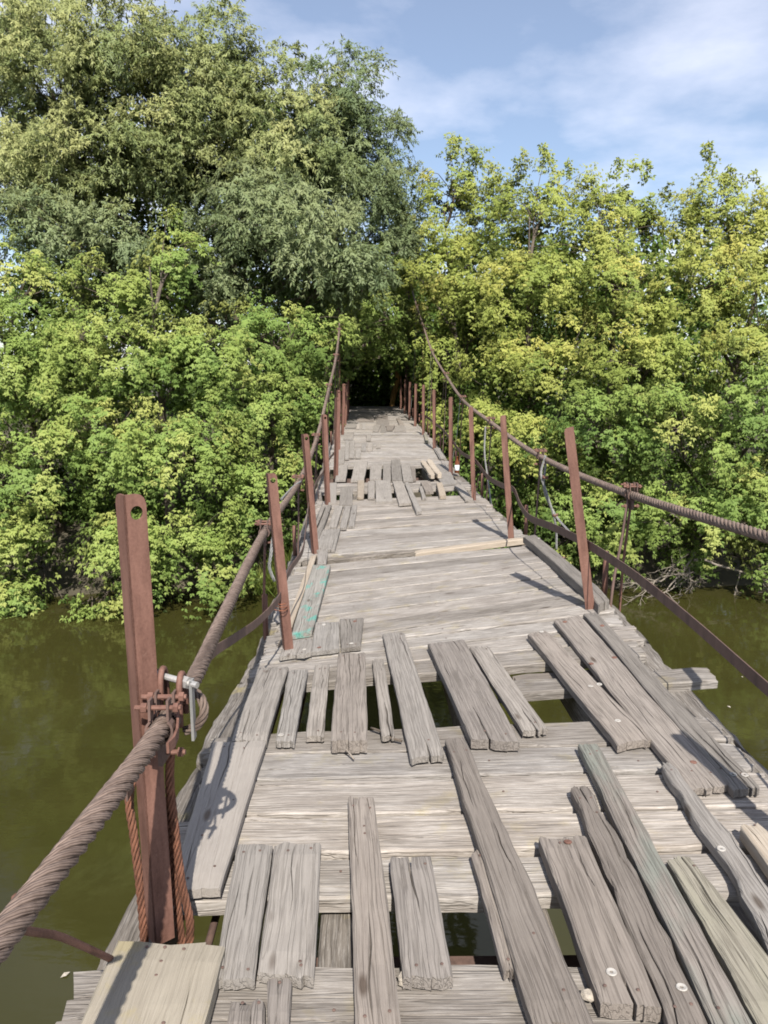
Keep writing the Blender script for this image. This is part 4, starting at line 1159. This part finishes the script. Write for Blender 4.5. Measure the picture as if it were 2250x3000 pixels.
TREES = [
 ('willow_tree','tallest grey-green willow at the upper left edge, crown cut by the picture top','tree','willowA',W_,P_WILLOW,'willows behind the left bank',.12,.30,(-9.2,23.8)),
 ('willow_tree','tall rounded willow with yellowish top, between the leftmost and the dark willow','tree','willowB',W_,P_WILLOW,'willows behind the left bank',.08,.30,(-4.5,24.2)),
 ('willow_tree','dark green willow whose right flank falls to the gap above the bridge','tree','willowC',W_,P_WILLOW_D,'willows behind the left bank',.05,.26,(-1.9,25.2)),
 ('willow_tree','low silvery willow in front of the tall ones, just left of the bridge end','tree','willowD',W_,P_WILLOW_D,'willows behind the left bank',.12,.2,(-3.6,20.9)),
 ('maple_tree','yellow-green maple at the left picture edge drooping to the water','tree','ML1',M__,P_MAPLE,'leafy maples on the left bank',.08,.15,(-8.0,18.6)),
 ('maple_tree','broad bright maple behind the nearest left post, boughs touching the water','tree','ML2',M__,P_MAPLE,'leafy maples on the left bank',.05,.16,(-5.2,18.5)),
 ('maple_tree','maple with deep shaded hollows right beside the left cable','tree','ML3',M__,P_MAPLE,'leafy maples on the left bank',-.04,.14,(-2.9,18.9)),
 ('maple_tree','small bright maple arching over the far end of the bridge','tree','ML4',M__,P_MAPLE,'leafy maples on the left bank',.04,.1,(-1.95,23.4)),
 ('maple_tree','yellowing maple right of the gap where the right cable climbs into leaves','tree','MR1',M__,P_MAPLE_Y,'leafy maples on the right bank',.06,.15,(2.4,23.2)),
 ('maple_tree','yellow-green maple in the middle of the right bank skyline with upright shoots','tree','MR2',M__,P_MAPLE_Y,'leafy maples on the right bank',.02,.16,(3.9,20.9)),
 ('maple_tree','olive-green maple third from the bridge along the right skyline','tree','MR3',M__,P_MAPLE_Y,'leafy maples on the right bank',-.02,.16,(6.0,20.7)),
 ('maple_tree','maple at the right picture edge with the tallest leader shoot','tree','MR4',M__,P_MAPLE_Y,'leafy maples on the right bank',.10,.16,(8.6,20.2)),
 ('maple_tree','low shaded maple over the water behind the tall right post','tree','MR5',M__,P_MAPLE,'leafy maples on the right bank',-.05,.13,(4.7,18.9)),
 ('maple_tree','low bright maple above the bare fallen twigs at the right water edge','tree','MR6',M__,P_MAPLE,'leafy maples on the right bank',.05,.13,(7.4,18.4)),
]
SHOOTS = {'MR1':[(2.05,24,11.35,.9),(2.6,23.8,10.9,.7),(3.1,23.2,10.2,.7)],'MR2':[(4.3,22,10.6,.9),(4.9,22,10.4,.6),(3.6,22,10.4,.7)],
 'MR3':[(6.2,22,10.4,.7),(7.0,22,10.3,.8),(5.4,21.5,9.5,.6)],'MR4':[(8.5,21.5,10.2,1.3),(9.0,21.5,10.0,.8),(9.8,21,9.3,.6),(7.9,21,9.0,.6)],
 'ML2':[(-4.9,19,8.5,.7)],'willowB':[(-5.0,24,15.1,.6),(-4.2,24,14.9,.5)],'willowC':[(-1.2,24,13.8,.6),(-.7,24,13.5,.4)]}
for i, (nm, lab, cat, key, kind, pal, grp, tone, tr, base) in enumerate(TREES):
    make_tree(nm, lab, cat, base, LOBES[key], kind, pal, grp, seed=i, shoots=SHOOTS.get(key, ()), tone=tone, trunk_r=tr)

# wood beyond the bank and undergrowth: masses of leaves nobody could count ---------------
def leaf_mass(name, label, cat, boxes, n, pal, seed, size=(.11, .18)):
    rng = np.random.default_rng(seed)
    vol = np.array([b[3]*b[4]*b[5] for b in boxes]); vol = vol ** .8
    k = rng.choice(len(boxes), n, p=vol/vol.sum())
    bx_ = np.array(boxes)[k]
    d = unit(rng.normal(size=(n, 3))) * (rng.random((n, 1)) ** .3)
    p = bx_[:, :3] + d * bx_[:, 3:6]
    # clump the points
    g = np.floor(p / .55); h = np.sin(g @ np.array([12.9, 78.2, 37.7])) * 43758.5
    p = p[(h - np.floor(h)) < .72]
    n = len(p)
    zmin = np.array([ground_z(a, b) for a, b in p[:, :2]])
    p[:, 2] = np.maximum(p[:, 2], zmin + rng.uniform(.03, .3, n))
    dd = unit(rng.normal(size=(n, 3)) + np.array([0, -.3, -.6]))
    nn = unit(rng.normal(0, .6, (n, 3)) + np.array([0, -.5, .7]))
    L_ = rng.uniform(*size, n)
    pal = np.array(pal)
    col = pal[rng.integers(0, len(pal), n)] * rng.uniform(.8, 1.15, (n, 1))
    o = leaf_mesh(name, p, dd, nn, L_, L_ * .27, col, LEAF, None, origin=tuple(p.mean(0)))
    return tag(o, label, cat, kind='stuff')
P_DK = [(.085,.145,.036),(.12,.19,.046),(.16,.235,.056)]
boxes = [(x, 29.8 + (i % 3) * .8, z, 2.0, 1.2, 1.9) for i, x in enumerate(np.arange(-13, 14, 2.2)) for z in (4.5, 6.8) if not (-2.2 < x < 1.4 and z < 6)]
boxes += [(x, 33.5, z, 2.0, 1.0, 1.8) for x in (-3.5, -1.2, 1.0, 3.0) for z in (4.2, 6.5, 8.5)]
boxes += [(-2.9, 28, 5.2, 1.2, 3.2, 1.9), (2.6, 28, 5.2, 1.2, 3.2, 1.9)]
boxes += [(x, 27.2, z, 1.7, 1.0, 1.6) for x in np.arange(-11, -1.2, 1.7) for z in (8.3, 10.4, 12.2 if x < -2.5 else 9.0)]
boxes += [(x, 25.5, z, 1.7, 1.0, 1.3) for x in np.arange(3, 11, 1.7) for z in (6.3, 8.0)]
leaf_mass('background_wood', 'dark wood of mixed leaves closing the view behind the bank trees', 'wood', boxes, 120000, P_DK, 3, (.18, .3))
boxes = [(-1.1, 27.2, 7.4, 1.3, 1.6, .9), (-.6, 31.6, 7.2, 2.2, .8, 1.0), (-2.6, 27.5, 5.0, .9, 3.0, 1.9), (1.75, 28.2, 5.0, .8, 2.6, 1.9), (-.2, 32.2, 5.0, 2.6, .7, 2.2), (-.2, 33.2, 5.0, 3.0, .7, 2.6), (-.8,25.3,7.4,1.1,.9,.8)]
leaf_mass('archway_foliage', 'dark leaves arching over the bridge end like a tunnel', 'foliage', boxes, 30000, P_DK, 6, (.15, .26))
boxes = [(x, 19.3 + .3 * math.sin(x * 2), 1.7, 1.3, .9, 1.5) for x in list(np.arange(-11, -2.2, 1.5)) + list(np.arange(2.6, 11, 1.5))]
boxes += [(x, 20.6, 3.6, 1.4, .9, 1.6) for x in list(np.arange(-11, -2.2, 1.6)) + list(np.arange(3.0, 11, 1.6))]
boxes += [(x, 22.5, 3.3, .7, 1.8, 1.0) for x in (-2.2, -2.8, 1.9, 2.6)]
boxes += [(-2.0, 17.9, .5, .8, .5, .5), (2.6, 18.3, .6, .9, .6, .6), (1.9, 19.2, 1.2, .5, .8, .6), (-1.6, 19.6, 1.4, .6, .8, .7)]
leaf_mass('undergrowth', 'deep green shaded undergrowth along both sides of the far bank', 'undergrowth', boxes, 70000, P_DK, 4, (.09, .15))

# grass at the water's edge
rng = np.random.default_rng(9)
n = 2600
c = rng.choice(3, n); cxs = np.array([-2.45, -2.05, -1.6])[c]; cys = np.array([17.0, 17.2, 17.5])[c]
p = np.stack([cxs + rng.normal(0, .28, n), cys + rng.normal(0, .25, n), np.zeros(n)], 1)
p[:, 2] = np.maximum([ground_z(a, b) for a, b in p[:, :2]], 0.)
dd = unit(np.stack([rng.normal(0, .45, n), rng.normal(-.12, .4, n), np.ones(n)], 1))
L_ = rng.uniform(.35, .8, n)
colg = np.array([(.10,.15,.03),(.16,.2,.04),(.24,.25,.08)])[rng.integers(0, 3, n)] * rng.uniform(.8, 1.2, (n, 1))
tag(leaf_mesh('grass', p, dd, unit(rng.normal(size=(n, 3)) + np.array([0, -.8, .2])), L_, np.full(n, .011), colg, LEAF, None, origin=(-2.1, 17.1, 0)),
    'tuft of long bank grass beside the bridge at the water edge', 'grass', kind='stuff')

# fallen dead branches in the water on the right ---------------------------------------------
def dead_branch(label, start, dirv, length, seed, r0=.035):
    rng = np.random.default_rng(seed)
    bg = Bag()
    def grow(p, d, L, r, depth):
        n = 7; pts = [p]
        dd = d
        for k in range(n):
            dd = unit(dd + rng.normal(0, .16, 3) + np.array([0, 0, .02]))
            pts.append(pts[-1] + dd * L / n)
        P = np.array(pts)
        bg.tube(P, np.linspace(r, max(r * .3, .003), len(P)), 5 if depth < 2 else 4, cap=False)
        if depth < 3:
            for k in range(rng.integers(4, 7)):
                i = rng.integers(2, n)
                nd = unit(dd + rng.normal(0, .75, 3) + np.array([0, -.15, -.08]))
                grow(P[i], nd, L * rng.uniform(.35, .6), max(r * .5, .0035), depth + 1)
    grow(np.array(start, float), unit(np.array(dirv, float)), length, r0, 0)
    o = bg.build('dead_branch', TWIG, None, origin=start)
    return tag(o, label, 'branch', 'fallen branches at the right water edge')
dead_branch('tangle of bare pale twigs at the water edge behind the right strap', (6.9,17.3,.75), (-.75,-.75,.02), 1.7, 21)
dead_branch('bare grey branch sloping into the water right of the twig tangle', (7.1,17.1,.9), (-.5,-.8,-.35), 1.5, 22)
dead_branch('long bare branch reaching to the right picture edge above the water', (7.0,16.9,.75), (.9,-.3,.05), 1.8, 23)
dead_branch('thin bare twigs sticking up among leaves above the fallen tangle', (6.6,17.1,.9), (-.3,-.5,.7), 1.2, 24, .02)

# trunk lit inside the dark gap
tk = empty('leaning_trunk', (.33, 30.5, 3.4))
tag(tk, 'ochre sunlit leaning trunk inside the dark gap at the far bridge end', 'tree')
tp = catmull([(.30,30.5,3.3),(.36,30.5,3.9),(.55,30.5,4.6),(.50,30.55,5.3),(.62,30.6,6.4),(.5,30.7,8.0)], .15)
Bag().tube(tp, np.interp(np.linspace(0, 1, len(tp)), [0, .3, .45, 1], [.11, .12, .16, .07]), 9).build('trunk', OCHRE, tk)
rng = np.random.default_rng(31); n = 2600
pp = np.array([.5, 30.9, 8.2]) + unit(rng.normal(size=(n, 3))) * rng.random((n, 1)) ** .4 * np.array([1.1, .9, .9])
leaf_mesh('crown', pp, unit(rng.normal(size=(n,3)) + np.array([0,-.3,-.6])), unit(rng.normal(0,.6,(n,3)) + np.array([0,-.5,.6])), rng.uniform(.1,.16,n), np.full(n,.032), np.array(P_DK)[rng.integers(0,3,n)], LEAF, tk, origin=(.5,30.9,8.2))

# ------------------------------------------------------------------ loose things
def stick(name, label, cat, pts, w, h, mat, seed, group=None):
    rng = np.random.default_rng(seed)
    P = catmull(pts, .12)
    T = np.gradient(P, axis=0); T = unit(T); S_ = unit(np.cross(T, np.array([0,0,1.]))); U_ = np.cross(S_, T)
    V = []
    n = len(P)
    for i in range(n):
        k = 1 if 0 < i < n-1 else .55
        for a, c in ((-1,-1),(1,-1),(1,.7),(.6,1),(-.6,1),(-1,.7)):
            V.append(P[i] + S_[i]*a*w/2*k*rng.uniform(.85,1.12) + U_[i]*(c*h/2)*rng.uniform(.9,1.1))
    F = [(0,1,2,3,4,5)[::-1]]
    for i in range(n-1):
        for k in range(6): F.append((i*6+k, i*6+(k+1)%6, (i+1)*6+(k+1)%6, (i+1)*6+k))
    F.append(tuple((n-1)*6+k for k in range(6)))
    o = Bag().add(V, F).build(name, mat, None, smooth=False)
    bm = bmesh.new(); bm.from_mesh(o.data); bmesh.ops.recalc_face_normals(bm, faces=bm.faces); bm.to_mesh(o.data); bm.free()
    return tag(o, label, cat, group)
stick('split_board', 'orange splintered board lying over the far gap, the brighter of two', 'board', [deck_p(.66,13.1,.075), deck_p(.665,12.2,.075), deck_p(.67,11.3,.075)], .10, .07, WOOD['fresh'], 1)
stick('split_board', 'pale splintered board beside the orange one over the far gap', 'board', [deck_p(.55,13.0,.07), deck_p(.57,12.1,.07), deck_p(.56,11.25,.07)], .09, .06, WOOD['fresh'], 2)
tw = Bag().tube(catmull([deck_p(-.44,3.08,.008), deck_p(-.40,3.04,.010), deck_p(-.36,2.975,.008), deck_p(-.315,2.945,.007)], .02), .006, 6).build('twig', BARK)
tag(tw, 'short brown twig lying at the end of the narrow split slat', 'twig')
tw = Bag().tube(catmull([deck_p(-.545,2.845,.03), deck_p(-.53,2.83,.02), deck_p(-.51,2.80,.006)], .02), .004, 5).build('twig', TWIG)
tag(tw, 'tiny pale twig leaning on the end of the thick plank', 'twig')
def pebble(label, p, r, seed):
    bm = bmesh.new(); bmesh.ops.create_icosphere(bm, subdivisions=2, radius=r)
    rg = random.Random(seed)
    for v in bm.verts: v.co *= rg.uniform(.8, 1.15); v.co.z *= .6
    me = bpy.data.meshes.new('pebble'); bm.to_mesh(me); bm.free()
    o = link('pebble', me, STONE, None, Matrix.Translation(Vector(p)))
    return tag(o, label, 'stone')
pebble('small tan stone on the cross board beside the short middle plank', deck_p(-.371,1.654,.012), .022, 1)
pebble('small grey stone against the near end of the wide cracked plank', deck_p(.062,1.60,.010), .018, 2)
# bottle behind the right railing
bt = empty('bottle', tuple(deck_p(1.03, 12.15, 0)))
tag(bt, 'brown glass bottle with a pale label standing outside the right railing', 'bottle')
def lathe(prof, n=16):
    V = [(r*math.cos(6.28319*k/n), r*math.sin(6.28319*k/n), z) for r, z in prof for k in range(n)]
    F = [(i*n+k, i*n+(k+1)%n, (i+1)*n+(k+1)%n, (i+1)*n+k) for i in range(len(prof)-1) for k in range(n)]
    return V, F
m, t = new_mat('brown glass'); b = NB(t)
s = b.n('ShaderNodeBsdfPrincipled', {'Base Color': (.12,.035,.01,1), 'Roughness': .12}); b.n('ShaderNodeOutputMaterial', {'Surface': s.outputs[0]}); GLASS = m
m, t = new_mat('bottle label'); b = NB(t); tc = b.n('ShaderNodeTexCoord')
cc = b.ramp(b.noise(tc.outputs['Object'], 30, 3), [(.4, (.5,.6,.65)), (.6, (.75,.76,.74))])
s = b.n('ShaderNodeBsdfPrincipled', {'Base Color': cc, 'Roughness': .6}); b.n('ShaderNodeOutputMaterial', {'Surface': s.outputs[0]}); LABEL = m
bp0 = Matrix.Translation(Vector(deck_p(1.03, 12.15, .001)))
for nm, prof, mt in (('glass_body', [(.001,0),(.034,0),(.037,.006),(.037,.15),(.030,.175),(.016,.205),(.0135,.25),(.016,.252),(.016,.262),(.001,.262)], GLASS),
                     ('paper_label', [(.0374,.04),(.0382,.041),(.0382,.125),(.0374,.126)], LABEL)):
    V, F = lathe(prof)
    link(nm, mesh_py(nm, V, F, True), mt, bt, bp0)
# leaves floating on the river
rng = np.random.default_rng(41)
spots = [(-3.6,4.2),(-2.7,5.6),(-4.6,7.1),(-3.0,9.5),(-5.4,9.0),(4.4,9.6),(5.2,10.8),(4.9,8.1),(-2.2,3.9),(5.9,12.0)]
for k, (x, y) in enumerate(spots):
    a = rng.uniform(0, 6.28); l = rng.uniform(.05, .09)
    V = [(0,0,0),(l*.5,l*.28,.008),(l,0,.004),(l*.5,-l*.28,.008),(0,0,-.002),(l*.5,l*.28,.006),(l,0,.002),(l*.5,-l*.28,.006)]
    F = [(0,1,2,3),(7,6,5,4),(0,4,5,1),(1,5,6,2),(2,6,7,3),(3,7,4,0)]
    o = link('floating_leaf', mesh_py('floating_leaf', V, F), STONE, None, Matrix.Translation((x, y, .006)) @ Matrix.Rotation(a, 4, 'Z'))
    tag(o, 'tiny pale leaf floating on the green river', 'leaf', 'leaves afloat on the river')
